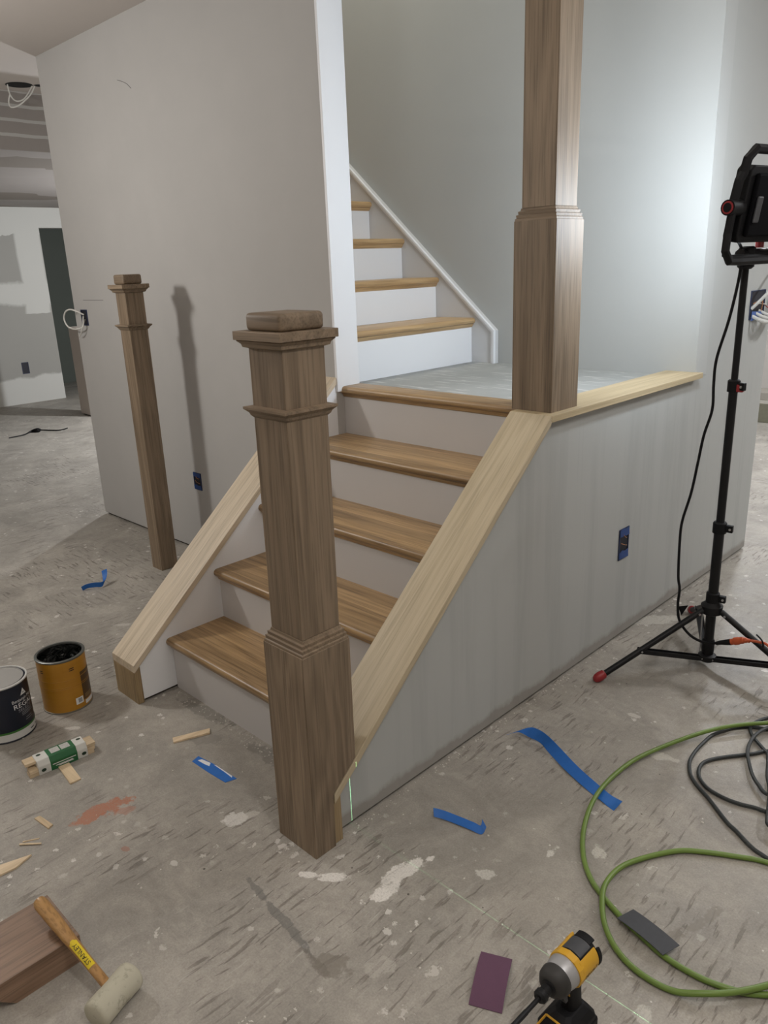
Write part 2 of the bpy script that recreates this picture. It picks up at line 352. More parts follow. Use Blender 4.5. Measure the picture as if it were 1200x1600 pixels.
def thing(name, label, cat, loc=(0, 0, 0), group=None, local=False):
    o = bpy.data.objects.new(name, None); COL.objects.link(o); o.location = loc; o.empty_display_size = .1
    ORG[o] = V((0, 0, 0)) if local else V(loc)
    return tag(o, label, cat, group)
def struct(o, label=None):
    o['kind'] = 'structure'
    if label: o['label'] = label
    return o
def text_geo(body, size):
    cu = bpy.data.curves.new('tmp_text', 'FONT'); cu.body = body; cu.size = size; cu.align_x = 'CENTER'; cu.align_y = 'CENTER'; cu.resolution_u = 3
    ob = bpy.data.objects.new('tmp_text', cu); COL.objects.link(ob); bpy.context.view_layer.update()
    me = bpy.data.meshes.new_from_object(ob.evaluated_get(bpy.context.evaluated_depsgraph_get()))
    vs = [tuple(v.co) for v in me.vertices]; fs = [tuple(p.vertices) for p in me.polygons]
    bpy.data.objects.remove(ob); bpy.data.curves.remove(cu); bpy.data.meshes.remove(me)
    return vs, fs
def cyl_text(mb, body, size, R, th0, z0, squash=1.0):
    vs, fs = text_geo(body, size)
    mb.add([(R*math.cos(th0+u*squash/R), R*math.sin(th0+u*squash/R), z0+v) for u, v, _ in vs], fs)
def cyl_patch(mb, R, th_a, th_b, z0, z1, n=8):
    vs = []
    for i in range(n+1):
        a = th_a+(th_b-th_a)*i/n
        vs += [(R*math.cos(a), R*math.sin(a), z0), (R*math.cos(a), R*math.sin(a), z1)]
    mb.add(vs, [(2*i, 2*i+2, 2*i+3, 2*i+1) for i in range(n)])

# ------------------------------------------------------------------ dimensions (metres; x right of stair, y up the stair, floor at 0)
R_, G, S_, Z0 = .1875, .216, .9725, .0079
NOSE = .022
XI = -.117                       # inner face of right knee wall
YL, TW = .8234, .1136            # front face of the tall wall, its thickness
YB = 1.8282                      # back wall of the landing
ZL = 5*R_+Z0                     # landing nosing top
ZF = .9263                       # landing underlay
XU, GU = -1.0859, .2209          # first upper riser, upper going
CH = 2.478                       # ceiling
TOP = 4.2

# ------------------------------------------------------------------ shell
struct(MB().box(-9.5, 4.2, -4.2, 7.0, -.12, 0).build('floor', M_floor), 'scraped grey concrete floor with adhesive marks and plaster spots')
cb = MB()
for (x0, x1, y0, y1) in ((-9.5, 4.2, -4.2, YL), (-9.5, -3.155, YL, 7), (0, 4.2, YL, 7), (-3.155, 0, YB+.1, 7)):
    cb.box(x0, x1, y0, y1, CH, CH+.1)
# round cut-out for a lamp is a flat disc further down, its dark put into the colour
struct(cb.build('ceiling', M_ceil), 'plain grey-beige ceiling above the left wall')
struct(MB().box(-3.3, .1, YL, YB+.1, TOP, TOP+.1).build('ceiling_stairwell', M_wall_b))
sf = struct(MB().box(-8.05, -4.0, -4.2, 7, 2.145, CH).build('trim_soffit', M_soffit), 'dropped ceiling soffit with taped joints in the far left room')

# tall wall left of the stair
wl = struct(MB().box(-3.155, -S_, YL, YL+TW, .012, TOP).build('wall_left', M_wall, bevel=.003), 'tall primed wall left of the stair')
MB().box(-3.14, -S_-.01, YL+.012, YL+TW-.012, 0, .012).build('sole_plate', M_dark, wl)
MB().box(-S_-.0005, -S_+.012, YL-.002, YL+TW+.002, ZF, TOP).build('end_trim', M_white, wl, bevel=.002)
M_pencil = plain('pencil_line', (.12, .11, .11), .9)
for pts_ in ([(-3.025, 1.263), (-2.79, 1.264)], [(-2.349, 2.235), (-2.311, 2.223), (-2.268, 2.206), (-2.234, 2.182)]):
    MB().tube([(x_, YL-.0003, z_) for x_, z_ in pts_], .0011, 6, 4).build('pencil_mark', M_pencil, wl)
struct(MB().box(-3.155, -3.05, YL+TW, YB+.1, 0, TOP).build('wall_stairwell_left', M_wall))
struct(MB().box(-3.155, XI, YB, YB+.1, 0, TOP).box(XI, 0, YB, YB+.1, 5*R_+Z0-.0225, TOP).build('wall_back', M_wall_b), 'smooth back wall of the stair landing, brightly lit')
# right knee wall running on into the full-height wall
sl = .858
capz = lambda y: .149+sl*(y+.149)          # top of sloped cap
CT = .021                                   # cap thickness measured vertically on the slope
yk = (ZL-.0015-.149)/sl-.149
kp = [(-.124, .011), (-.124, capz(-.124)-CT*1.3), (yk, ZL-CT), (YB+.1, ZL-CT), (YB+.1, TOP), (2.563, TOP), (2.563, .011)]
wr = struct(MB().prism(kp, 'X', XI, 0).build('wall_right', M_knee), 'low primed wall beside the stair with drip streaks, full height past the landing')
MB().box(XI+.01, -.012, -.11, 2.55, 0, .011).build('sole_plate', M_dark, wr)
CO = .028
ce = [(-.149, .149), (yk, ZL-.0015), (yk+.02, ZL-CT+.004), (yk+.012, ZL-CT), (-.149, .149-CT*1.3)]
MB().prism([(-.149, capz(-.149)), (yk, ZL-.0015), (yk, ZL-.0015-CT*1.3), (-.149, capz(-.149)-CT*1.3)], 'X', XI-.005, CO).build('cap_board', M_cap, wr, bevel=.0015)
MB().box(XI-.005, CO, yk+.001, YB+.008, ZL-.0015-CT, ZL-.0015).build('cap_board', M_cap_flat, wr, bevel=.0015)
MB().prism([(-.151, 0), (-.125, 0), (-.125, capz(-.125)-CT*1.35), (-.151, capz(-.151)-CT*1.35)], 'X', XI-.005, .022).build('end_board', M_end, wr, bevel=.001)
# left knee wall
lp = [(-.128, .011), (-.128, capz(-.128)-CT*1.3), (YL, capz(YL)-CT*1.3), (YL, .011)]
wk = struct(MB().prism(lp, 'X', -1.095, -S_).build('wall_stair_left', M_white), 'low white side wall left of the lower stair')
MB().box(-1.085, -S_-.01, -.12, YL, 0, .011).build('sole_plate', M_dark, wk)
MB().prism([(-.152, capz(-.152)), (YL-.001, capz(YL-.001)), (YL-.001, capz(YL-.001)-CT*1.3), (-.152, capz(-.152)-CT*1.3)], 'X', -1.118, -S_+.006).build('cap_board', M_cap_l, wk, bevel=.0015)
MB().prism([(-.152, 0), (-.129, 0), (-.129, capz(-.129)-CT*1.35), (-.152, capz(-.152)-CT*1.35)], 'X', -1.116, -S_+.002).build('end_board', M_end, wk, bevel=.001)
# landing
struct(MB().box(XU, XI, 4*G+.075, YB, ZF-.02, ZF).build('floor_landing', M_landing), 'dusty grey landing floor between the two flights')

# rooms beyond and behind
dw = MB().box(-8.2, -8.05, -4.2, 2.77, 0, 2.145).box(-8.2, -8.05, 2.77, 4.0, 1.93, 2.145).box(-8.2, -8.05, 4.0, 7, 0, 2.145)
struct(dw.build('wall_far_left', M_far), 'taped gypsum wall of the far room with a dark doorway')
M_dim = wall('unlit_room_wall', (.09, .10, .085), .1)  # darkness of the unlit room is put into this low wall colour
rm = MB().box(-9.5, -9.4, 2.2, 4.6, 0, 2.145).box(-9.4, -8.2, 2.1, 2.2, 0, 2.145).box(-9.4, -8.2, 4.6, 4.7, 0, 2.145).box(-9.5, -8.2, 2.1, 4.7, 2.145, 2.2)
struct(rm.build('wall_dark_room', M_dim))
hw = struct(MB().box(-6.74, -6.50, 2.35, 2.56, .012, .9).build('wall_half_left', wall('beige_half_wall', (.50, .44, .39), .05), bevel=.004), 'low beige half wall standing in the far left room')
MB().box(-6.72, -6.52, 2.37, 2.54, 0, .012).build('sole_plate', M_dark, hw)
M_room = wall('room_wall', (.58, .55, .51), .04)
struct(MB().box(-9.5, 4.2, -4.3, -4.2, 0, CH).build('wall_front', M_room))
struct(MB().box(4.2, 4.3, -4.3, 7.0, 0, CH).build('wall_side', M_room))
struct(MB().box(-8.05, 4.2, 6.6, 6.7, 0, CH).build('wall_far', M_room), 'pale wall of the room beyond the right wall')
struct(MB().box(-3.155, -3.05, YB+.1, 6.6, 0, CH).build('wall_partition', M_room))

# ------------------------------------------------------------------ staircases
def tread(x0, x1, y0, y1, top, nose_dir, mat, parent, name='tread'):
    th_ = .027
    prof = []   # side profile in (depth d from nose tip backwards, z)
    for k in range(9):
        a = -math.pi/2+math.pi*k/8
        prof.append((.0135-.0135*math.cos(a), top-.0135+.0135*math.sin(a)))
    L = (y1-y0) if nose_dir == 'Y' else (x1-x0)
    prof += [(L, top), (L, top-th_)]
    if nose_dir == 'Y': m = MB().prism([(y0+d, z) for d, z in prof], 'X', x0, x1)
    else: m = MB().prism([(x1-d, z) for d, z in prof], 'Y', y0, y1)
    return m.build(name, mat, parent, smooth=True)
st = thing('staircase', 'lower flight of four oak treads with white risers up to the landing', 'staircase', (-.54, 0, 0))
XA, XB = -S_+.0005, XI-.0005
for k in range(1, 6):
    zt = k*R_+Z0
    z0 = 0 if k == 1 else (k-1)*R_+Z0
    MB().box(XA, XB, (k-1)*G, (k-1)*G+.018, z0, zt-.027).build('riser', M_riser, st)
    if k < 5:
        tread(XA, XB, (k-1)*G-NOSE, k*G+.001, zt, 'Y', M_tread, st)
    else:
        tread(XA+.001, XB, (k-1)*G-NOSE, (k-1)*G+.078, zt, 'Y', M_tread, st, 'landing_nosing')
    # scotia under the nosing
    MB().prism([((k-1)*G-.012, zt-.027), ((k-1)*G, zt-.027), ((k-1)*G, zt-.043), ((k-1)*G-.004, zt-.041), ((k-1)*G-.007, zt-.034)], 'X', XA, XB).build('scotia', M_tread, st)
su = thing('staircase', 'upper flight of oak-nosed white stairs rising left behind the tall wall', 'staircase', (XU, 1.37, ZF))
YA, YC = YL+TW+.0005, YB-.0205
for k in range(1, 9):
    zt = (5+k)*R_+Z0; x = XU-(k-1)*GU
    z0 = ZF if k == 1 else (4+k)*R_+Z0
    MB().box(x-.018, x, YA, YC, z0, zt-.027).build('riser', M_white, su)
    tread(x-GU-.001, x+NOSE, YA, YC, zt, 'X', M_tread_u, su)
    MB().prism([(x, zt-.027), (x+.013, zt-.027), (x+.009, zt-.034), (x+.005, zt-.04), (x, zt-.044)], 'Y', YA, YC).build('scotia', M_tread_u, su)
xs, zs = -.945, 1.078
M_skirt = wall('skirt_paint', (.62, .62, .62), .02, rough=.5)
sk = MB().prism([(xs, ZF), (xs, zs), (xs-2.05, zs+2.05*.855), (xs-2.05, zs+2.05*.855-.5), (XU-.3, ZF)], 'Y', YB-.02, YB).build('skirt_board', M_skirt, su)
def mould(off, wd, y0):
    n = .76; a = off; b = off+wd
    k = lambda d: (xs-d, zs-d*.40)
    p0, p1 = k(a), k(b); q0, q1 = (xs-2.05, p0[1]+(2.05-a)*.855), (xs-2.05, p1[1]+(2.05-b)*.855)
    return MB().prism([(p0[0], ZF), p0, q0, q1, p1, (p1[0], ZF)], 'Y', y0, YB-.02)
mould(0, .011, YB-.034).build('cap_moulding', M_white, sk, bevel=.001)
mould(.013, .010, YB-.029).build('cap_moulding', M_white, sk, bevel=.001)

# ------------------------------------------------------------------ newel posts
def newel_top(root, h, zc, zl, ht, lip, col, blk):
    """collar at zc, lip underside at zl, block height ht; half widths h shaft, lip, collar, block"""
    MB().sq([(h, zc), (h+.3*(col-h), zc+.005), (h+.45*(col-h), zc+.011), (h+.85*(col-h), zc+.017), (col, zc+.019), (col, zc+.024), (h+.002, zc+.026)]).build('collar_moulding', M_newel_x, root)
    MB().sq([(h, zl), (h+.4*(lip-h), zl+.003), (h+.5*(lip-h), zl+.010), (h+.8*(lip-h), zl+.016), (lip-.006, zl+.018)]).build('cove_moulding', M_newel_x, root)
    MB().sq([(lip, zl+.018), (lip, zl+.036)]).build('cap_lip', M_newel_x, root, bevel=.001)
    MB().sq([(blk, zl+.036), (blk, zl+.036+ht)]).build('cap_block', M_newel_x, root, bevel=.009, seg=4, smooth=True)
def newel(root, notch, ex=0.0):
    hb, h = .0725, .0565
    def boards(hh, z0, z1, name, P=None):      # four glued boards make the hollow post
        e = .0035
        P = P or [(-hh, z0), (hh, z0), (hh, z1), (-hh, z1)]
        for x in (-hh, hh-e): MB().prism(P, 'X', x, x+e).build(name, M_newel, root, bevel=.0008, seg=1)
        MB().box(-hh+e+.0003, hh-e-.0003, -hh, -hh+.012, z0, z1).build(name, M_newel, root, bevel=.0006, seg=1)
        zb = max(p[1] for p in P[:4] if p[0] > 0 and p[1] < z1) if notch and hh > .06 else z0
        MB().box(-hh+e+.0003, hh-e-.0003, hh-.012, hh, zb+.002, z1).build(name, M_newel, root, bevel=.0006, seg=1)
    boards(hb, 0, .55, 'base_board', [(-.0725, 0), (-.0062, 0), (-.0062, .1535), (.0725, .1535+.0787*sl), (.0725, .55), (-.0725, .55)] if notch else None)
    MB().sq([(hb-.002, .55), (hb-.002, .556), (hb-.005, .558), (hb-.004, .566), (hb-.009, .568), (hb-.008, .576), (hb-.013, .578), (h+.001, .585)]).build('base_moulding', M_newel_x, root)
    boards(h, .5855, 1.237+ex, 'shaft_board')
    newel_top(root, h, 1.085+ex, 1.232+ex, .036, .0787, .0725, .059)
n1 = thing('newel_post', 'raw oak box newel post notched over the foot of the low wall, nearest to camera', 'newel post', (-.0445, -.1475, 0), 'oak newel posts', True)
newel(n1, True)
n1.rotation_euler = (-.004, .005, 0)
n2 = thing('newel_post', 'raw oak box newel post standing on the landing corner, cropped by the top edge', 'newel post', (-.0695, .8855, ZL-.0015), 'oak newel posts', True)
newel(n2, False, .038)
n3 = thing('newel_post', 'slim raw oak newel post standing loose on the floor before the tall wall', 'newel post', (-2.058, .590, 0), 'oak newel posts', True)
MB().sq([(.044, 0), (.044, 1.335)]).build('shaft', M_newel, n3, bevel=.001)
newel_top(n3, .044, 1.150, 1.312, .042, .066, .060, .0455)

# ------------------------------------------------------------------ electrical boxes
def ebox(name, label, M, w_, h_, tape=True):
    t = thing(name, label, 'electrical box', tuple(M.translation)); t_ = .004
    # frame ring and dark inside; local: x along wall, y out of the wall, z up
    fr = MB()
    for (x0, x1, z0, z1) in ((-w_/2, -w_/2+t_, -h_/2, h_/2), (w_/2-t_, w_/2, -h_/2, h_/2), (-w_/2+t_, w_/2-t_, h_/2-t_, h_/2), (-w_/2+t_, w_/2-t_, -h_/2, -h_/2+t_)):
        fr.box(x0, x1, .0002, .004, z0, z1, M)
    fr.build('box_frame', M_navy, t)
    MB().box(-w_/2+t_, w_/2-t_, .0002, .0012, -h_/2+t_, h_/2-t_, M).build('box_inside', plain('box_dark_inside', (.012, .012, .02), .7), t)
    if tape:
        for z in (-h_*.36, h_*.36):
            MB().add([(-w_*.5, .0052, z-h_*.13), (w_*.46, .0052, z-h_*.10), (w_*.5, .0052, z+h_*.10), (w_*.2, .0056, z+h_*.17), (-w_*.1, .0054, z+h_*.11), (-w_*.44, .0052, z+h_*.15)], [(0, 1, 2, 3, 4, 5)], M).build('tape_strip', plain('navy_blue_tape', (.006, .045, .20), .55), t)
        for a, b, c in ((-.3, -.1, .3), (-.25, .16, .1)):
            w3 = MB().tube([tuple(M @ V((a*w_, .004, b*h_))), tuple(M @ V((0, .008, (b+.06)*h_))), tuple(M @ V((c*w_, .004, (b+.14)*h_)))], .0013, 6)
            w3.build('wire_end', M_copper, t)
    return t
def wallM(p, normal):
    y = V(normal); z = V((0, 0, 1)); x = y.cross(z)
    m = Matrix((x, y, z)).transposed().to_4x4(); m.translation = V(p); return m
ebox('outlet_box', 'blue-taped outlet box low on the tall wall, behind the left stair cap', wallM((-2.05, YL, .388), (0, -1, 0)), .066, .088)
ebox('outlet_box', 'blue-taped outlet box on the streaked low wall beside the work light', wallM((0, 1.321, .382), (1, 0, 0)), .070, .118)
sb = ebox('switch_box', 'dark switch box with a loop of white cable at the tall wall edge', wallM((-3.036, YL, 1.17), (0, -1, 0)), .075, .085, False)
MB().tube([(-3.035, YL-.004, 1.185), (-3.075, YL-.05, 1.215), (-3.135, YL-.06, 1.205), (-3.17, YL-.06, 1.165), (-3.14, YL-.06, 1.125), (-3.08, YL-.05, 1.11), (-3.02, YL-.03, 1.12), (-3.02, YL-.02, 1.155), (-3.045, YL-.004, 1.175)], .0042, 8).build('cable', M_wirew, sb)
MB().tube([(-3.03, YL-.004, 1.16), (-3.02, YL-.03, 1.12), (-3.05, YL-.03, 1.085), (-3.095, YL-.02, 1.065)], .003, 8).build('cable', M_wirew, sb)
sr = ebox('switch_box', 'open box spilling white cables on the right wall behind the light stand', wallM((0, 2.40, 1.165), (1, 0, 0)), .16, .12, False)
for i, (dy, dz, rr) in enumerate(((0, 0, .0075), (.03, .012, .0065), (.05, -.005, .0065), (.07, .02, .006))):
    MB().tube([(.003, 2.345+dy, 1.12+dz), (.05, 2.38+dy, 1.095+dz), (.085, 2.46+dy, 1.10+dz), (.08, 2.54+dy, 1.16+dz), (.05, 2.58+dy, 1.24+dz), (.02, 2.62+dy, 1.34+dz)], rr, 8).build('cable', M_wirew, sr)
for i in range(3):
    MB().tube([(.003, 2.35+.05*i, 1.17), (.03, 2.37+.05*i, 1.185-.02*i), (.02, 2.40+.04*i, 1.14+.02*i)], .0025, 6).build('wire_end', [M_copper, M_wirew, plain('red_wire', (.35, .05, .04), .5)][i], sr)
MB().tube([(.003, 2.33, 1.15), (.05, 2.36, 1.21), (.07, 2.44, 1.27), (.05, 2.55, 1.33)], .007, 8).build('cable', M_wirew, sr)
MB().add([(.006, 2.33, 1.10), (.02, 2.42, 1.11), (.015, 2.42, 1.135), (.006, 2.335, 1.14)], [(0, 1, 2, 3)]).build('tape_strip', plain('blue_wire_tape', (.06, .12, .35), .5), sr)
fo = ebox('outlet_box', 'dark outlet box low on the far gypsum wall', wallM((-8.05, 2.356, .404), (1, 0, 0)), .08, .13, False)
# lamp cut-out in the ceiling with wires
lc = thing('lamp_cutout', 'round ceiling lamp cut-out with loose wires by the far soffit', 'ceiling hole', (-3.82, 1.0, CH))
Mh = Matrix.Translation((-3.82, 1.0, CH))
MB().lathe([(.075, -.0015), (.075, -.0005)], 28, Mh).build('hole', plain('hole_dark_paint', (.001, .001, .001), .9), lc)  # flat disc on the ceiling, black colour stands for the depth's shade
MB().lathe([(.03, -.0015), (.03, -.0005)], 16, Matrix.Translation((-3.775, 1.10, CH))).build('hole', MC['hole_dark_paint'], lc)
MB().tube([(-3.84, .94, CH), (-3.85, .95, CH-.05), (-3.84, .975, CH-.085), (-3.82, 1.02, CH-.07), (-3.80, 1.07, CH)], .004, 8).build('wire', M_wirew, lc)
MB().tube([(-3.85, .95, CH-.05), (-3.86, .94, CH-.09), (-3.85, .945, CH-.12), (-3.83, .99, CH-.105), (-3.80, 1.05, CH-.05), (-3.79, 1.08, CH)], .004, 8).build('wire', M_wirew, lc)

# ------------------------------------------------------------------ work light on tripod
wt = thing('work_light', 'black tripod work light with red feet aimed at the landing wall', 'work light', (.34, 1.322, 0))
PX, PY = .34, 1.322
def rod(name, a, b, r, mat, par=wt, seg=14, r2=None): return MB().rod(a, b, r, seg, r2).build(name, mat, par, smooth=True)
rod('lower_pole', (PX, PY, .03), (PX, PY, .52), .0165, M_black)
rod('middle_pole', (PX, PY, .50), (PX, PY, .985), .0135, M_black)
rod('upper_pole', (PX, PY, .98), (PX, PY, 1.36), .0105, M_black)
def clampc(z, r, dirv):
    c = MB().lathe([(r, z-.018), (r, z+.016), (r-.004, z+.02)], 16, Matrix.Translation((PX, PY, 0))).build('pole_clamp', M_blackp, wt, smooth=True)
    d = V(dirv).normalized()
    M = Matrix.Translation((PX, PY, z)) @ d.to_track_quat('X', 'Z').to_matrix().to_4x4()
    MB().box(r-.004, r+.02, -.008, .008, -.012, .012, M).build('clamp_lug', M_blackp, c, bevel=.002)
    MB().rod(tuple(M @ V((r+.012, -.011, 0))), tuple(M @ V((r+.012, .014, 0))), .004, 8).build('clamp_bolt', M_steel, c)
    return c
c1 = clampc(.985, .019, (.8, -.2, 0)); MB().box(PX+.012, PX+.034, PY-.014, PY+.002, .968, .992).build('clamp_lever', M_red, c1, bevel=.003)
clampc(.515, .022, (.8, .1, 0)); clampc(.262, .022, (.8, .1, 0))
feet = [(.113, .981), (.745, 1.290), (.122, 1.695)]
hubz = .222
MB().lathe([(.024, hubz-.022), (.034, hubz-.016), (.036, hubz+.012), (.022, hubz+.024)], 18, Matrix.Translation((PX, PY, 0))).build('leg_hub', M_black, wt, smooth=True)
MB().lathe([(.019, .05), (.0205, .062), (.0205, .10), (.018, .106)], 18, Matrix.Translation((PX, PY, 0))).build('ribbed_sleeve', M_blackp, wt, smooth=True)
MB().lathe([(.022, .022), (.030, .028), (.030, .044), (.02, .05)], 18, Matrix.Translation((PX, PY, 0))).build('brace_hub', M_black, wt, smooth=True)
for fx, fy in feet:
    d = V((fx-PX, fy-PY, 0)); L = d.length; d.normalize(); sd = V((-d.y, d.x, 0))
    a = V((PX, PY, hubz-.004))+d*.034; b = V((fx, fy, .016))
    lg = MB().rod(a, b, .0105, 12).build('leg', M_black, wt, smooth=True)
    u = (b-a).normalized()
    MB().lathe([(.010, -.026), (.0145, -.022), (.0165, -.006), (.0155, .008), (.010, .017), (.003, .021)], 14, Matrix.Translation(b+V((0, 0, .0015))) @ u.to_track_quat('Z', 'Y').to_matrix().to_4x4()).build('foot', M_red, lg, smooth=True)
    MB().rod(a+u*.02-sd*.0125, a+u*.02+sd*.0125, .004, 8).build('rivet', M_steel, lg)
    m = a+(b-a)*.60
    br0 = V((PX, PY, .036))+d*.026; Mx = Matrix((d*((m-br0).dot(d))+V((0, 0, (m-br0).z)), sd, V((0, 0, 1)))).transposed()
    e = (m-br0).normalized(); nn = sd.cross(e)
    Mb = Matrix((e, sd, e.cross(sd))).transposed().to_4x4(); Mb.translation = br0; Lb = (m-br0).length
    for s_ in (-1, 1): MB().box(-.004, Lb+.006, s_*.011-.0012, s_*.011+.0012, -.0075, .0075, Mb).build('brace', M_black, lg)
    MB().box(-.004, Lb+.006, -.011, .011, -.0008, .0008, Mb).build('brace_web', M_black, lg)
    MB().rod(m-sd*.0135, m+sd*.0135, .0035, 8).build('rivet', M_steel, lg)
    MB().rod(br0-sd*.0135, br0+sd*.0135, .0035, 8).build('rivet', M_steel, lg)
rod('stay_rod', (PX-.03, PY+.01, .03), (PX-.035, PY+.012, .2), .002, M_steel)
# lamp head, local frame: x across, y forward, z up
fwd = V((-.975, .22, 0)).normalized(); tilt = math.radians(9)
xa = V((-fwd.y, fwd.x, 0))*-1                     # across, to the right seen from behind
f3 = fwd*math.cos(tilt)+V((0, 0, 1))*math.sin(tilt); u3 = xa.cross(f3)
Mh = Matrix((xa, f3, u3)).transposed().to_4x4(); Mh.translation = V((.40, 1.335, 1.515))-xa*.045
hd = MB().prism([(-.112, -.105), (.112, -.105), (.118, -.09), (.118, .085), (.105, .098), (-.105, .098), (-.118, .085), (-.118, -.09)], 'Y', -.012, .035, Mh).build('lamp_housing', M_blackp, wt, bevel=.004)
MB().box(-.098, .098, -.026, -.012, -.088, .078, Mh).build('back_cover', plain('back_cover_black', (.002, .002, .003), .8, spec=.1), hd, bevel=.006)
MB().box(-.088, -.062, -.032, -.026, -.05, .02, Mh).build('junction_box', M_grey, hd, bevel=.004)
lens = NT('lamp_lens'); lens.set(Base_Color=(.9, .92, 1.0), Roughness=.3, Emission_Color=(.90, .95, 1.0), Emission_Strength=6.0)
MB().box(-.10, .10, .0352, .0375, -.09, .085, Mh).build('lens', lens.m, hd)
def bar(name, pts, r, par, mat=M_blackp, seg=8, smooth=False): return MB().tube([tuple(Mh @ V(p)) for p in pts], r, seg, 4, smooth).build(name, mat, par, smooth=False)
bar('carry_handle', [(-.152, .0, -.01), (-.147, .0, .058), (-.138, -.002, .078), (-.136, -.004, .112), (-.112, -.006, .138), (.112, -.006, .138), (.136, -.004, .112), (.138, -.002, .078), (.147, .0, .058), (.152, .0, -.01)], .0135, wt, seg=8)
bar('foot_bracket', [(-.155, -.004, -.012), (-.160, -.010, -.08), (-.168, -.020, -.125), (-.152, -.028, -.152), (-.11, -.03, -.152), (.11, -.03, -.152), (.152, -.028, -.152), (.168, -.020, -.125), (.160, -.010, -.08), (.155, -.004, -.012)], .012, wt, seg=8)
bar('inner_bracket', [(-.128, .01, -.02), (-.126, .012, -.10), (-.118, .012, -.14), (-.09, .012, -.150), (.09, .012, -.150), (.118, .012, -.14), (.126, .012, -.10), (.128, .01, -.02)], .010, wt, seg=8)
for s_ in (-1, 1):
    kb = MB().rod(Mh @ V((s_*.118, 0, -.012)), Mh @ V((s_*.178, -.004, -.012)), .021, 18).build('tilt_knob', M_blackp, wt, smooth=True)
    MB().rod(Mh @ V((s_*.176, -.004, -.012)), Mh @ V((s_*.1795, -.004, -.012)), .017, 18).build('knob_ring', M_red, kb, smooth=True)
    MB().rod(Mh @ V((s_*.179, -.004, -.012)), Mh @ V((s_*.1805, -.004, -.012)), .0125, 18).build('knob_centre', M_blackp, kb, smooth=True)
cbx = xa*1.0
ca = V((PX, PY, 1.375)); crossbar = MB().tube([ca-cbx*.035, ca+cbx*.24], .0185, 10, 1, False).build('crossbar', M_black, wt, smooth=True)
MB().lathe([(.016, 1.335), (.024, 1.342), (.024, 1.395), (.018, 1.40)], 16, Matrix.Translation((PX, PY, 0))).build('pole_socket', M_blackp, wt, smooth=True)
MB().rod(ca-cbx*.075-V((0, 0, .012)), ca-cbx*.03-V((0, 0, .012)), .0095, 12).build('lock_knob', M_red, wt, smooth=True)
MB().rod(ca+cbx*.06+V((0, 0, .02)), ca+cbx*.06+V((0, 0, .045)), .012, 12).build('wing_nut', M_red, wt, smooth=True)
cord = [(.30, 1.30, 1.44), (.33, 1.296, 1.40), (.337, 1.293, 1.364), (.335, 1.290, 1.3), (.318, 1.29, 1.188), (.291, 1.292, 1.071), (.29, 1.289, .991), (.294, 1.286, .911), (.276, 1.283, .826), (.266, 1.281, .74), (.253, 1.278, .63), (.232, 1.275, .526), (.231, 1.272, .446), (.237, 1.269, .331), (.246, 1.267, .286), (.246, 1.264, .227), (.258, 1.261, .171), (.299, 1.258, .131), (.35, 1.256, .12), (.394, 1.253, .133)]
pc = MB().tube(cord, .0046, 8).build('power_cord', M_blackp, wt, smooth=True)
MB().add([(.248, 1.262, .222), (.283, 1.262, .236), (.262, 1.262, .192), (.248, 1.2635, .222), (.283, 1.2635, .236), (.262, 1.2635, .192)], [(0, 1, 2), (5, 4, 3), (0, 3, 4, 1), (1, 4, 5, 2), (2, 5, 3, 0)]).build('cord_tag', M_blackp, pc)
MB().tube([(.392, 1.253, .131), (.405, 1.255, .138), (.42, 1.257, .143), (.436, 1.259, .149)], lambda t: .006+.005*t, 10).build('plug', M_blackp, pc, smooth=True)
light('work_light_beam', 'AREA', tuple(Mh @ V((0, .042, .002))), 11.2, (.80, .90, 1.0), shape='RECTANGLE', size=.20, size_y=.18, aim=tuple(f3))
xc = thing('extension_cord', 'orange extension cord socket plugged to the work light cord', 'cord', (.5, 1.26, 0))
MB().tube([(.437, 1.259, .1495), (.45, 1.26, .156), (.47, 1.26, .166), (.482, 1.26, .170), (.495, 1.26, .172)], lambda t: [.0105, .013, .0115, .009, .007][min(4, int(t*4.99))], 10).build('socket', M_orange, xc, smooth=True)
MB().tube([(.49, 1.26, .172), (.52, 1.26, .177), (.555, 1.26, .172), (.62, 1.27, .10), (.72, 1.32, .02), (.85, 1.40, .005), (1.05, 1.42, .005), (1.3, 1.30, .005)], .0045, 8).build('cable', M_orange, xc, smooth=True)
MB().tube([(.515, 1.252, .205), (.535, 1.25, .19), (.54, 1.252, .168), (.53, 1.262, .165)], .0025, 6).build('cable_tie', M_blackp, xc, smooth=True)

# ------------------------------------------------------------------ paint cans
def can_profile(R, H): return [(R-.002, .0), (R+.001, .001), (R+.001, .004), (R-.001, .006), (R-.001, H-.006), (R+.0015, H-.004), (R+.0015, H-.001), (R, H)]
PI = math.pi; dg = math.radians
navy = thing('paint_can', 'closed navy blue paint can with white lettering at the left edge', 'paint can', (-1.152, -.512, 0), 'paint cans', True)
Rn, Hn = .0815, .188
M_navycan = plain('navy_label', (.005, .008, .020), .35)
M_lidw = plain('grey_lid', (.40, .39, .37), .4, .3)
M_tin = plain('tin_plate', (.22, .20, .16), .55, .5)
M_print = plain('white_print', (.75, .76, .76), .5)
MB().lathe(can_profile(Rn, Hn)[:-1]+[(Rn-.002, Hn-.001)], 56, cap=True).build('can_body', M_navycan, navy, smooth=True)
MB().lathe([(Rn+.0008, Hn-.004), (Rn+.0022, Hn-.002), (Rn+.0022, Hn+.001), (Rn+.0005, Hn+.0025), (Rn-.003, Hn+.0025), (Rn-.0045, Hn-.003), (Rn-.012, Hn-.004)], 56, cap=False).build('rim', plain('white_rim', (.62, .62, .60), .35), navy, smooth=True)
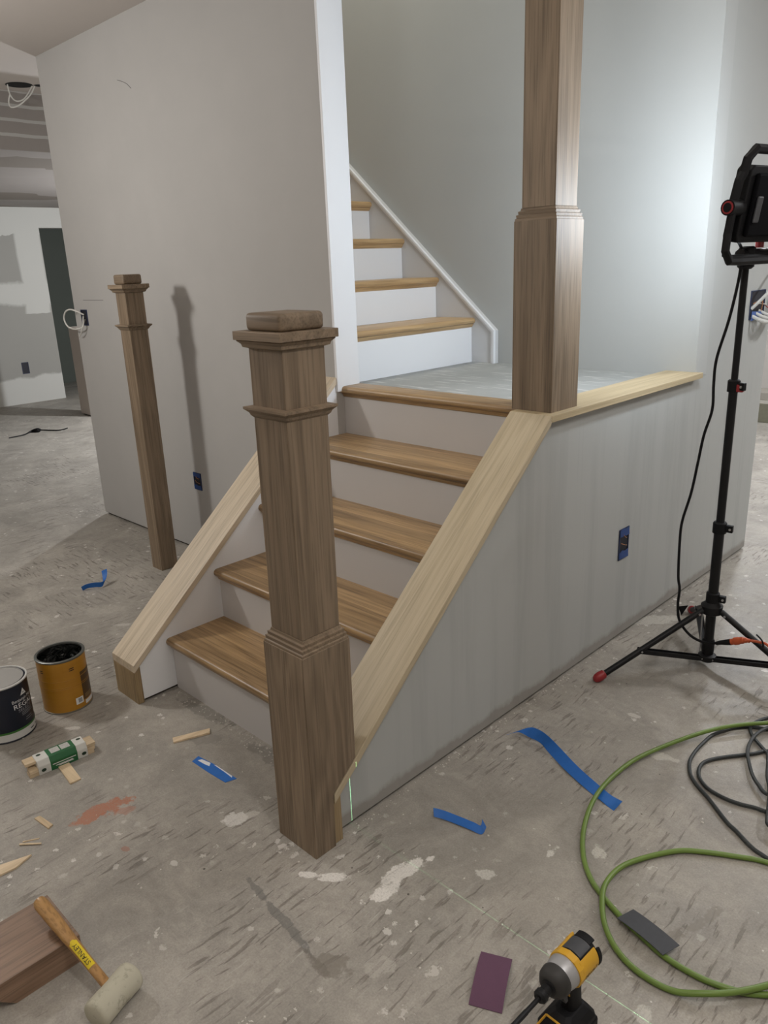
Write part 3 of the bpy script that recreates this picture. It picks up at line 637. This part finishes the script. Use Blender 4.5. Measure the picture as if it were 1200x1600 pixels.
ld = MB().lathe([(Rn-.0085, Hn-.004), (Rn-.0095, Hn+.001), (Rn-.012, Hn+.001), (Rn-.013, Hn-.0005), (.0, Hn-.0003)], 56, cap=False).build('lid', M_lidw, navy, smooth=True)
MB().lathe([(Rn+.0003, .006), (Rn+.0004, .030)], 56, cap=False).build('white_band', plain('label_white', (.62, .62, .60), .5), navy, smooth=True)
MB().lathe([(Rn+.0003, .030), (Rn+.0004, .037)], 56, cap=False).build('green_band', plain('label_green', (.045, .16, .03), .45), navy, smooth=True)
lt = MB(); tc = dg(31); Rt = Rn+.0004
cyl_text(lt, 'Benjamin Moore', .0145, Rt, tc+dg(3), .131); cyl_text(lt, 'REGAL', .023, Rt, tc-dg(2), .112, 1.15); 
a, fs = text_geo('\u02D8', .02); cyl_text(lt, '\u02D8', .022, Rt, tc-dg(2), .119)
lt.build('lettering', M_print, navy)
l2 = MB(); cyl_text(l2, 'SELECT', .0135, Rt, tc-dg(1), .0955, 1.25)
for zz, a0, a1 in ((.086, -13, 22), (.081, -13, 18), (.076, -13, 24), (.062, -4, 16), (.055, -6, 18)): cyl_patch(l2, Rt, tc+dg(a0), tc+dg(a1), zz, zz+.0016)
l2.build('small_print', plain('grey_print', (.30, .31, .33), .5), navy)
def tri_pts(s_, z0): return [(tc+dg(0)-s_/Rt, z0), (tc+dg(0)+s_/Rt, z0), (tc+dg(0), z0+s_*1.75)]
lg_ = MB(); P = tri_pts(.0125, .143); lg_.add([(Rt*math.cos(a_), Rt*math.sin(a_), z_) for a_, z_ in P], [(0, 1, 2)])
lg_.build('triangle_logo', M_print, navy)
lg2 = MB(); cyl_text(lg2, 'M', .009, Rt+.0004, tc, .150); lg2.build('logo_letter', M_navycan, navy)
l3 = MB()
for a0, a1 in ((2, 14), (22, 30)): cyl_patch(l3, Rt+.0003, tc+dg(a0), tc+dg(a1), .015, .0185)
l3.build('band_print', M_navycan, navy)

gold = thing('paint_can', 'open yellow-gold stain can with a black stained inside', 'paint can', (-1.172, -.306, 0), 'paint cans', True)
Rg, Hg = .0775, .190
t_ = NT('gold_label'); c_ = t_.coord((1, 1, 8)); nz = t_.noise(c_, 6, 3); t_.set(Base_Color=t_.mix(nz, (.36, .16, .012), (.50, .245, .022)), Roughness=.38)
MB().lathe([(Rg-.003, .0), (Rg, .001), (Rg, Hg-.004), (Rg-.0015, Hg-.004), (Rg-.0015, .012), (.0, .011)], 56, cap=False).build('can_body', t_.m, gold, smooth=True)
M_tar = NT('black_wet_stain'); nn_ = M_tar.noise(M_tar.coord(), 26, 4, .6, 1.2); M_tar.set(Base_Color=(.006, .007, .006), Roughness=M_tar.ramp(nn_, [(.42, .12), (.6, .5)])); M_tar.bump(nn_, .9, .02)
MB().lathe([(Rg-.0018, Hg-.004), (Rg-.003, Hg-.05), (Rg-.006, Hg-.07), (.0, Hg-.072)], 56, cap=False).build('stained_inside', M_tar.m, gold, smooth=True)
skin = MB(); rr = random.Random(3)
for k in range(3):
    pts = []
    for i in range(9):
        a_ = dg(100+k*70)+i*.26; r_ = Rg*(.55+.3*rr.random()); pts.append((r_*math.cos(a_), r_*math.sin(a_), Hg-.055+.03*rr.random()))
    skin.tube(pts, .006, 7, 4)
skin.build('stain_skin', M_tar.m, gold, smooth=True)
MB().lathe([(Rg, Hg-.005), (Rg+.0025, Hg-.003), (Rg+.0025, Hg+.001), (Rg, Hg+.0025), (Rg-.0065, Hg+.002), (Rg-.0075, Hg-.003), (Rg-.002, Hg-.004)], 56, cap=False).build('rim', plain('dull_tin', (.16, .165, .155), .38, .8), gold, smooth=True)
MB().lathe([(Rg-.002, 0), (Rg+.002, .0005), (Rg+.002, .004), (Rg, .005)], 56, cap=False).build('bottom_rim', M_tin, gold, smooth=True)
gp = MB(); cyl_patch(gp, Rg+.0004, dg(20), dg(78), .028, .132, 14); gp.build('brown_panel', plain('label_brown', (.085, .045, .016), .45), gold)
gw = MB(); cyl_patch(gw, Rg+.0004, dg(-2), dg(18), .022, .046, 6); gw.build('barcode_panel', M_print, gold)
gb = MB()
for i, a_ in enumerate((4, 5.6, 6.4, 8, 8.8, 10.6, 12, 13)): cyl_patch(gb, Rg+.0008, dg(a_), dg(a_+(.9 if i % 2 else .5)), .027, .042, 1)
gb = gb.build('barcode', plain('print_black', (.015, .012, .01), .6), gold); gb['kind'] = 'stuff'
for a0, a1 in ((-6, 6), (-80, -70)):
    for zz in (.150, .157):
        gq = MB(); cyl_patch(gq, Rg+.0008, dg(a0), dg(a1), zz, zz+.003, 3); gq.build('label_dash', MC['print_black'], gold)
gl = MB(); cyl_patch(gl, Rg+.0004, dg(24), dg(62), .010, .024, 8); gl.build('white_panel', M_print, gold)
gt = MB()
for zz in (.034, .039, .044): cyl_patch(gt, Rg+.0008, dg(25), dg(58), zz, zz+.0022, 6)
gt.build('panel_print', plain('print_tan', (.30, .20, .09), .6), gold)
gs = MB()
for zz in (.088, .094, .118): gs.lathe([(Rg+.0002, zz), (Rg+.0008, zz+.0012), (Rg+.0002, zz+.0024)], 56, cap=False)
gs.build('body_ridges', t_.m, gold, smooth=True)

# ------------------------------------------------------------------ shims, bundle of shims
sh = thing('shim_bundle', 'bundle of wooden shims in a green and white paper wrapper', 'shims', (-.858, -.468, 0), None, True)
def wedge(x0, x1, y0, y1, z0, za, zb): return MB().add([(x0, y0, z0), (x1, y0, z0), (x1, y1, z0), (x0, y1, z0), (x0, y0, z0+za), (x1, y0, z0+za), (x1, y1, z0+zb), (x0, y1, z0+zb)], [(0, 3, 2, 1), (4, 5, 6, 7), (0, 1, 5, 4), (1, 2, 6, 5), (2, 3, 7, 6), (3, 0, 4, 7)])
for (x0, x1, y0, y1, z0, a_, b_) in ((-.002, .026, -.100, .090, .0, .011, .011), (-.002, .025, -.098, .094, .0115, .009, .010), (-.028, -.003, -.086, .088, .0, .011, .011), (-.028, -.003, -.094, .078, .0115, .010, .009), (-.024, .022, -.07, .098, .0222, .006, .010), (-.022, .012, -.104, .060, .0325, .009, .006)):
    wedge(x0, x1, y0, y1, z0, a_, b_).build('shim', M_pine, sh, bevel=.0008)
def sleeve(y0, y1, w_, h_, mat, name, par):
    P = [(-w_, 0), (w_, 0), (w_+.001, h_*.62), (w_*.72, h_), (-w_*.72, h_), (-w_-.001, h_*.62)]
    return MB().prism(P, 'Y', y0, y1).build(name, mat, par, bevel=.002)
M_wrapw = plain('wrapper_white', (.62, .62, .58), .55); M_wrapg = plain('wrapper_green', (.012, .115, .035), .45)
wp = sleeve(-.074, .070, .0295, .0445, M_wrapw, 'paper_wrapper', sh)
sleeve(-.040, .040, .0302, .0452, M_wrapg, 'green_band', wp)
wp2 = MB()
for y0, y1 in ((-.028, -.002), (.002, .028)): wp2.box(-.016, .012, y0, y1, .0452, .0456)
wp2.build('picture_panel', plain('wrapper_photo', (.45, .45, .43), .5, 0, .4, 200), wp)
wp3 = MB()
for zz, a_, b_ in ((.019, -.034, .034), (.012, -.026, .024), (.009, -.018, .026)): wp3.add([(.0316, a_, zz), (.0316, b_, zz), (.0316, b_, zz+.0022), (.0316, a_, zz+.0022)], [(0, 1, 2, 3)])
wp3.build('wrapper_print', M_print, wp)
wp4 = MB()
for y in (-.060, .058):
    wp4.add([(.0310, y+.007*math.cos(i*PI/6), .014+.0055*math.sin(i*PI/6)) for i in range(12)], [tuple(range(12))])
    wp4.add([(-.008+.0055*math.cos(i*PI/6), y+.007*math.sin(i*PI/6), .0449) for i in range(12)], [tuple(range(12))])
wp4.build('wrapper_logo', plain('logo_dark_green', (.01, .03, .015), .5), wp)
sh.rotation_euler = (0, 0, dg(-5))
def poly_piece(name, pts, th_, mat, label, cat, group=None, z=0.0, bevel=.0005):
    cx_ = sum(p[0] for p in pts)/len(pts); cy_ = sum(p[1] for p in pts)/len(pts)
    o = MB().prism(pts, 'Z', z, z+th_).build(name, mat, None, bevel=bevel, origin=(cx_, cy_, z))
    return tag(o, label, cat, group)
GRP = 'loose wooden shims on the floor'
poly_piece('wood_shim', [(-.839, -.490), (-.840, -.458), (-.725, -.470), (-.726, -.502)], .005, wood('pine_shim_x', (.46, .34, .20), (.70, .55, .36), 'X', .6, pores=.12), 'short flat pine shim lying against the green shim bundle', 'shim', GRP)
poly_piece('wood_shim', [(-.702, -.183), (-.658, -.075), (-.637, -.089), (-.679, -.194)], .006, M_pine, 'narrow pine shim in front of the bottom stair riser', 'shim', GRP)
poly_piece('wood_shim', [(-.655, -.634), (-.654, -.619), (-.592, -.610), (-.586, -.625)], .004, MC['pine_shim_x'], 'tiny pale shim scrap left of the red floor stain', 'shim', GRP)
poly_piece('wood_shim', [(-.575, -.862), (-.521, -.695), (-.504, -.741), (-.515, -.845)], .005, M_pine, 'pointed wood shim at the left edge above the mallet', 'shim', GRP)
poly_piece('wood_splinter', [(-.590, -.690), (-.570, -.655), (-.568, -.658), (-.587, -.692)], .002, M_pine, 'thin upright wood splinter above the pointed shim', 'splinter', 'wood splinters', 0, 0)
poly_piece('wood_splinter', [(-.585, -.700), (-.545, -.660), (-.542, -.663), (-.581, -.703)], .002, M_pine, 'thin slanting wood splinter above the pointed shim', 'splinter', 'wood splinters', .0021, 0)
poly_piece('wood_shim', [(.885, -.055), (.915, -.015), (.955, -.03), (.93, -.08)], .005, M_pine, 'pale wood scrap cropped by the bottom edge right of the drill', 'shim', GRP)

# ------------------------------------------------------------------ blue tape scraps
def tape(name, pts, wid, label):
    o = V((sum(p[0][0] for p in pts)/len(pts), sum(p[0][1] for p in pts)/len(pts), 0))
    P = [V(p[0]) for p in pts]; H = [V(p[1]).normalized() for p in pts]
    ps, hs = spline(P, 5), spline(H, 5)
    return tag(MB().ribbon(list(zip(ps, hs)), wid).build(name, M_tape, None, smooth=True, origin=o), label, 'masking tape', 'blue tape scraps')
t1 = poly_piece('tape_scrap', [(-.555, -.206), (-.563, -.179), (-.48, -.168), (-.386, -.165), (-.396, -.197), (-.47, -.203)], .0012, M_tape, 'flat blue tape scrap with white smears before the bottom riser', 'masking tape', 'blue tape scraps', 0, 0)
for pp in ([(-.545, -.192), (-.540, -.181), (-.505, -.174), (-.495, -.185), (-.515, -.189)], [(-.49, -.172), (-.48, -.169), (-.405, -.167), (-.40, -.172), (-.44, -.171)]):
    MB().prism(pp, 'Z', .0012, .0018).build('paint_smear', M_print, t1)
tape('tape_scrap', [((.138, .092, .012), (-.5, .5, .8)), ((.160, .103, .010), (-.35, .8, .55)), ((.205, .115, .008), (-.3, .9, .45)), ((.245, .122, .008), (-.3, .9, .45)), ((.268, .127, .007), (-.6, .6, .6)), ((.268, .140, .020), (-.6, .0, .8))], .022, 'short crumpled blue tape strip in front of the notched newel post')
tape('tape_scrap', [((.080, .520, .012), (.5, .8, .15)), ((.105, .550, .020), (.4, .9, .2)), ((.140, .552, .022), (.3, .6, .8)), ((.175, .550, .020), (.3, .3, .9)), ((.23, .528, .014), (.4, .7, .6)), ((.31, .492, .010), (.45, .85, .35)), ((.39, .463, .007), (.45, .85, .3)), ((.44, .448, .006), (.5, .85, .2)), ((.482, .434, .010), (.3, .7, .6))], .034, 'long twisted blue tape strip under the green hose')
tape('tape_scrap', [((-2.085, .172, .010), (.25, -.3, .9)), ((-2.080, .195, .017), (.3, -.1, .95)), ((-2.062, .225, .019), (.25, 0, .95)), ((-2.050, .250, .016), (.2, .1, .95)), ((-2.055, .270, .022), (.2, .45, .85)), ((-2.075, .285, .046), (.2, .85, .45)), ((-2.09, .292, .066), (.2, .95, .2))], .026, 'small curled blue tape scrap before the tall left wall')

# ------------------------------------------------------------------ abrasive sheets
def curved_sheet(name, c, ux, uy, L, W, arch, mat, label, lift=0.0):
    ux, uy = V(ux).normalized(), V(uy).normalized(); c = V(c); m = MB(); rings = []
    for i in range(9):
        t = i/8-.5; z = lift+arch*(1-4*t*t)
        p = c+ux*(t*L)+V((0, 0, z)); r_ = []
        rings.append([p-uy*W/2, p+uy*W/2, p+uy*W/2+V((0, 0, .0012)), p-uy*W/2+V((0, 0, .0012))])
    m.loft(rings); return tag(m.build(name, mat, None, smooth=True, origin=(c.x, c.y, 0)), label, 'sandpaper')
curved_sheet('sandpaper_sheet', (.5485, -.204, .0005), (-.50, 1.0, 0), (1, .47, 0), .128, .066, .009, M_purple, 'purple sandpaper sheet lying left of the drill')
curved_sheet('sandpaper_sheet', (.7280, .106, .0), (1, -.2, 0), (.3, .95, 0), .118, .048, .004, M_rubber, 'dark grey folded sandpaper lying over the green hose', .0158)

# ------------------------------------------------------------------ hose and cord coil
H1 = [(.80, 1.20), (.70, 1.13), (.638, 1.067), (.573, .988), (.514, .896), (.458, .761), (.423, .633), (.415, .503), (.429, .395), (.46, .3), (.506, .221), (.555, .169), (.601, .14), (.664, .112), (.726, .093), (.782, .079), (.849, .079), (.907, .094), (.947, .116), (.99, .155), (1.05, .23), (1.07, .34), (1.03, .45), (.95, .50), (.84, .489), (.777, .46), (.715, .424), (.668, .387), (.621, .316), (.595, .24), (.596, .166), (.618, .111), (.654, .061), (.702, .027), (.761, .009), (.826, .015), (.879, .04), (.922, .085), (.965, .147), (1.03, .26), (1.12, .42)]
hz = []
for i, (x, y) in enumerate(H1):
    z = .007
    if 29 <= i <= 32: z = .0135 + .004*(i in (30, 31))     # second loop passes over the first
    if 36 <= i <= 39: z = .020
    if 1 <= i <= 5: z = .022 - .003*abs(i-3)          # over the black cord
    if 6 <= i <= 8: z = .017
    hz.append((x, y, z))
hs_ = thing('air_hose', 'green rubber air hose looped on the floor by the drill', 'hose', (.65, .45, 0))
MB().tube(hz, .0063, 10, 6).build('hose', M_green, hs_, smooth=True)
cA = [(.622, 1.111), (.606, 1.076), (.601, 1.044), (.605, 1.012), (.627, .978), (.66, .947), (.686, .925)]
cB = [(.643, 1.053), (.598, 1.032), (.566, 1.0), (.547, .961), (.531, .916), (.527, .865), (.527, .809), (.534, .754), (.55, .714), (.569, .684), (.599, .656), (.637, .629), (.672, .6), (.716, .564), (.742, .55), (.793, .517), (.835, .504)]
cC = [(.682, .942), (.658, .904), (.64, .88), (.6, .829), (.574, .786), (.567, .752), (.575, .716), (.593, .687), (.626, .662), (.671, .653), (.71, .656), (.745, .667), (.776, .672)]
cD = [(.645, 1.047), (.634, 1.015), (.63, .981), (.632, .94), (.643, .887), (.665, .838), (.695, .785), (.723, .752), (.756, .729)]
cE = [(.695, .905), (.712, .849), (.731, .791), (.752, .745), (.771, .687), (.789, .624), (.80, .6), (.83, .592)]
z_ = lambda L, z: [(x, y, z) for x, y in L]
path = [(1.1, .45, .005), (.95, .47, .005)] + z_(cB[::-1], .005) + [(.69, 1.06, .005), (.76, 1.02, .007), (.73, .97, .009)] + z_(cC, .0062) + [(.84, .69, .010), (.90, .73, .012), (.83, .75, .014)] + z_(cD[::-1], .0155) + [(.67, 1.09, .02), (.66, 1.12, .02)] + z_(cA, .0085) + [(.73, .90, .012), (.76, .88, .016), (.73, .89, .02)] + z_(cE, .024) + [(.90, .60, .02), (1.1, .65, .006)]
cc = thing('cord_coil', 'coiled black cord at the right edge beneath the green hose', 'cord', (.68, .8, 0))
MB().tube(path, .0052, 8, 5).build('cord', M_cordm, cc, smooth=True)

# ------------------------------------------------------------------ mitred block and mallet
bl = tag(MB().prism([(-.745, 0), (-.745, .066), (-.955, .066), (-.887, 0)], 'X', -.285, -.122).build('oak_offcut', M_block, None, bevel=.0012, origin=(-.2, -.84, 0)), 'mitred reddish oak offcut block under the mallet handle', 'wood block')
ml = thing('mallet', 'white rubber mallet with wooden handle resting on the oak offcut', 'mallet', (.033, -.752, 0))
ha, hb_ = V((.053, -.803, .0315)), V((.017, -.702, .0315))
ax = (hb_-ha).normalized(); Lh = (hb_-ha).length
t_ = NT('scuffed_white_rubber'); c_ = t_.coord(); n_ = t_.noise(c_, 40, 6, .7); v_ = t_.noise(c_, 12, 3)
t_.set(Base_Color=t_.mix(t_.ramp(n_, [(.36, .7), (.46, 0.0)]), t_.mix(v_, (.42, .40, .30), (.54, .51, .41)), (.27, .25, .19)), Roughness=.7); t_.bump(n_, .5, .003)
Mm = Matrix.Translation(ha) @ ax.to_track_quat('Z', 'Y').to_matrix().to_4x4()
MB().lathe([(.024, 0), (.0285, .003), (.0305, .009), (.0295, Lh*.38), (.029, Lh*.42), (.029, Lh*.58), (.0295, Lh*.62), (.0305, Lh-.009), (.0285, Lh-.003), (.024, Lh)], 28, Mm).build('head', t_.m, ml, smooth=True)
h0, h1 = V((.035, -.7525, .034)), V((-.225, -.781, .114))
hv = (h1-h0).normalized()
def hr(t): return .0098+.0052*(1/(1+math.exp(-(t-.55)*9)))-.003*max(0, t-.97)/.03
mhl = MB().tube([h0+(h1-h0)*t for t in [i/14 for i in range(15)]], hr, 16, 2).build('handle', M_handle, ml, smooth=True)
# yellow sticker wrapped on the upper side of the handle
upv = (V((0, 0, 1))-hv*hv.z).normalized(); sdv = hv.cross(upv)
view = (V((1.2762, -1.1813, 1.3898))-h0).normalized(); fv = (view-hv*view.dot(hv)).normalized(); sv = hv.cross(fv)
def on_handle(s_, q, e=.0004):    # s along handle from head, q arc length around
    t = s_/(h1-h0).length; r_ = hr(t)+e; a_ = q/r_
    return h0+hv*s_+(fv*math.cos(a_)+sv*math.sin(a_))*r_
stk = MB(); n_a, n_b = 8, 6; vs = []
for i in range(n_a+1):
    for j in range(n_b+1):
        q = -.009+.018*j/n_b; s0 = .072+.068*i/n_a+(.004 if (i == n_a and abs(j-3) < 2) else 0); vs.append(on_handle(s0, q))
stk.add(vs, [(i*(n_b+1)+j, i*(n_b+1)+j+1, (i+1)*(n_b+1)+j+1, (i+1)*(n_b+1)+j) for i in range(n_a) for j in range(n_b)])
so = stk.build('sticker', plain('sticker_yellow', (.72, .55, .02), .4), mhl, smooth=True)
vs, fs = text_geo('STANLEY', .0135)
MB().add([on_handle(.106+u, -v, .0018) for u, v, _ in vs], fs).build('sticker_lettering', plain('sticker_black', (.02, .018, .01), .5), so)

# ------------------------------------------------------------------ cordless drill (local: nose towards -y, battery foot at z = 0)
dr = thing('impact_driver', 'yellow and black cordless impact driver standing on its battery', 'drill', (.722, -.205, 0), None, True)
zc = .172
Mn = Matrix.Translation((0, 0, zc)) @ Matrix.Rotation(PI/2, 4, 'X')     # lathe axis z -> -y
MB().lathe([(.0, -.058), (.022, -.057), (.0295, -.050), (.0315, -.036), (.032, .002), (.030, .004)], 32, Mn).build('motor_housing', M_blackp, dr, smooth=True)
def shell(th0, th1, y0, y1, r0, r1, mat, name, par=dr):
    m = MB(); n = 12; rings = []
    for i in range(n+1):
        a_ = th0+(th1-th0)*i/n; c_, s__ = math.cos(a_), math.sin(a_)
        rings.append([(r0*c_, y0, zc+r0*s__), (r1*c_, y0, zc+r1*s__), (r1*c_, y1, zc+r1*s__), (r0*c_, y1, zc+r0*s__)])
    m.loft(rings); return m.build(name, mat, par, bevel=.001)
shell(dg(0), dg(359.9), -.012, .003, .0305, .0345, M_yellow, 'yellow_collar')
shell(dg(-35), dg(50), -.002, .046, .0300, .0338, M_yellow, 'yellow_shell')
shell(dg(130), dg(215), -.002, .046, .0300, .0338, M_yellow, 'yellow_shell')
shell(dg(55), dg(125), .006, .040, .0310, .0332, M_grey, 'top_panel')
shell(dg(60), dg(120), .040, .057, .028, .0335, M_blackp, 'rear_bumper'); shell(dg(-20), dg(40), .047, .056, .028, .0345, M_blackp, 'rear_bumper'); shell(dg(140), dg(160), .036, .052, .030, .0345, M_yellow, 'yellow_tab')
tx_v, tx_f = text_geo('DEWALT', .0115)
MB().add([((.0342)*math.cos(dg(-8)+v/.034), .022+u*.85, zc+.0342*math.sin(dg(-8)+v/.034)) for u, v, _ in tx_v], tx_f).build('shell_lettering', M_blackp, dr)
MB().lathe([(.031, .004), (.0315, .010), (.0305, .020), (.0275, .036), (.025, .040)], 32, Mn).build('gear_nose', plain('cast_aluminium', (.42, .42, .43), .42, .5), dr, smooth=True)
MB().lathe([(.0285, .034), (.0300, .038), (.0285, .050), (.0215, .060), (.016, .062)], 32, Mn).build('nose_bumper', plain('bumper_rubber', (.028, .026, .024), .6), dr, smooth=True)
MB().lathe([(.0155, .060), (.0155, .064), (.0105, .066), (.0105, .078), (.0125, .080), (.0125, .088), (.009, .092)], 24, Mn).build('collet', M_black, dr, smooth=True)
MB().lathe([(.0042, .088), (.0042, .125), (.0048, .127), (.0048, .165), (.0060, .168), (.0060, .195), (.0035, .20)], 12, Mn).build('driver_bit', M_black, dr, smooth=True)
hrings = []
for z, cy_, hx, hy in ((.062, .014, .0165, .021), (.085, .013, .0155, .0195), (.115, .008, .0165, .021), (.140, .004, .018, .024), (.152, .002, .019, .028)):
    hrings.append([(hx*math.copysign(abs(math.cos(a_))**.7, math.cos(a_)), cy_+hy*math.copysign(abs(math.sin(a_))**.7, math.sin(a_)), z) for a_ in [2*PI*i/20 for i in range(20)]])
MB().loft(hrings).build('handle', M_blackp, dr, smooth=True)
MB().prism([(-.030, .138), (-.016, .141), (-.010, .105), (-.018, .104), (-.026, .118)], 'X', -.009, .009).build('trigger', M_grey, dr, bevel=.002)
MB().prism([(-.020, .146), (-.013, .120), (-.011, .120), (-.017, .147)], 'X', -.0125, .0125).build('trigger_trim', M_yellow, dr)
ft = []
for z, hx, y0, y1 in ((.040, .036, -.050, .050), (.052, .036, -.050, .048), (.066, .028, -.040, .040), (.075, .018, -.02, .034)):
    ft.append([(-hx, y0+.01, z), (-hx+.008, y0, z), (hx-.008, y0, z), (hx, y0+.01, z), (hx, y1-.008, z), (hx-.008, y1, z), (-hx+.008, y1, z), (-hx, y1-.008, z)])
fo_ = MB().loft(ft).build('foot', M_blackp, dr, bevel=.002)
MB().box(-.037, .037, -.056, .052, .0, .041).build('battery', M_blackp, dr, bevel=.006, seg=3)
yo = MB()
for a_, b_ in (((-.020, -.036, .0705), (.020, -.036, .0705)), ((.020, -.036, .0705), (.0285, -.052, .052)), ((-.020, -.036, .0705), (-.0285, -.052, .052)), ((-.0285, -.052, .052), (-.030, -.0575, .012)), ((.0285, -.052, .052), (.030, -.0575, .012))): yo.rod(a_, b_, .0022, 6)
yo.build('yellow_outline', M_yellow, dr)
dr.rotation_euler = (0, 0, dg(-2))

# ------------------------------------------------------------------ far odds and ends
fw = tag(MB().tube([(-6.10, 1.36, .004), (-6.12, 1.50, .006), (-6.2, 1.60, .01), (-6.15, 1.66, .02), (-6.20, 1.70, .008), (-6.05, 1.80, .006), (-6.08, 1.90, .005)], lambda t: .006+.016*math.exp(-((t-.45)/.1)**2), 6).build('wire_scrap', M_blackp, None, origin=(-6.12, 1.6, 0)), 'dark scrap of wire on the far left floor', 'wire scrap')
bx = thing('storage_box', 'small olive box on the floor of the room beyond the right wall', 'box', (-1.0, 5.62, 0))
M_olive = plain('olive_card', (.16, .155, .11), .8, 0, .2, 40)
MB().box(-1.25, -.76, 5.62, 5.9, 0, .16).build('box_body', M_olive, bx, bevel=.006); MB().box(-1.2, -.80, 5.64, 5.88, .185, .25).build('box_lid', plain('olive_lid', (.30, .28, .24), .8), bx, bevel=.006); MB().box(-1.22, -.78, 5.63, 5.89, .16, .185).build('box_rim', plain('pale_rim', (.45, .43, .38), .8), bx)

# plaster crumbs along the wall feet and on the floor: nobody could count these
cr = MB(); rr = random.Random(21)
def crumb(x, y, s_):
    a_ = rr.random()*6.28; e = .5+rr.random(); h = s_*(.25+.3*rr.random())
    p = [(x+s_*e*math.cos(a_+k*1.571+.3*rr.random()), y+s_*math.sin(a_+k*1.571), 0.0) for k in range(4)]
    q = [((px_*.7+x*.3), (py_*.7+y*.3), h) for px_, py_, _ in p]
    cr.add(p+q, [(0, 1, 2, 3), (7, 6, 5, 4)]+[(k, (k+1) % 4, 4+(k+1) % 4, 4+k) for k in range(4)])
for i in range(240): crumb(.004+abs(rr.gauss(0, .012)), -.1+2.65*rr.random(), .0015+.003*rr.random()**2)
for i in range(120): crumb(-.95+.8*rr.random(), -.01-abs(rr.gauss(0, .02)), .0015+.003*rr.random()**2)
for i in range(420): crumb(-1.6+2.9*rr.random(), -1.1+2.3*rr.random(), .001+.0035*rr.random()**3)
o = cr.build('plaster_crumbs', plain('plaster_crumb', (.55, .52, .47), .9, 0, .3, 300), None); o['kind'] = 'stuff'; o['label'] = 'tiny pale plaster crumbs scattered over the floor'; o['category'] = 'debris'

# ------------------------------------------------------------------ laser level line: a real vertical fan of green light from a level standing out of frame
ls = light('laser_level', 'SPOT', (1.9, -.0728, .30), 2.0, (.40, 1.0, .52), spot_size=dg(19), spot_blend=.02, shadow_soft_size=0.0, aim=(-1, 0, -.22))
ls.data.use_nodes = True; nt = ls.data.node_tree
em = nt.nodes['Emission']; tcn = nt.nodes.new('ShaderNodeTexCoord'); sp_ = nt.nodes.new('ShaderNodeSeparateXYZ'); nt.links.new(tcn.outputs['Normal'], sp_.inputs[0])
ab = nt.nodes.new('ShaderNodeMath'); ab.operation = 'ABSOLUTE'; nt.links.new(sp_.outputs[0], ab.inputs[0])
lt_ = nt.nodes.new('ShaderNodeMath'); lt_.operation = 'LESS_THAN'; lt_.inputs[1].default_value = .0005; nt.links.new(ab.outputs[0], lt_.inputs[0])
mu = nt.nodes.new('ShaderNodeMath'); mu.operation = 'MULTIPLY'; mu.inputs[1].default_value = 150.0; nt.links.new(lt_.outputs[0], mu.inputs[0]); nt.links.new(mu.outputs[0], em.inputs['Strength'])
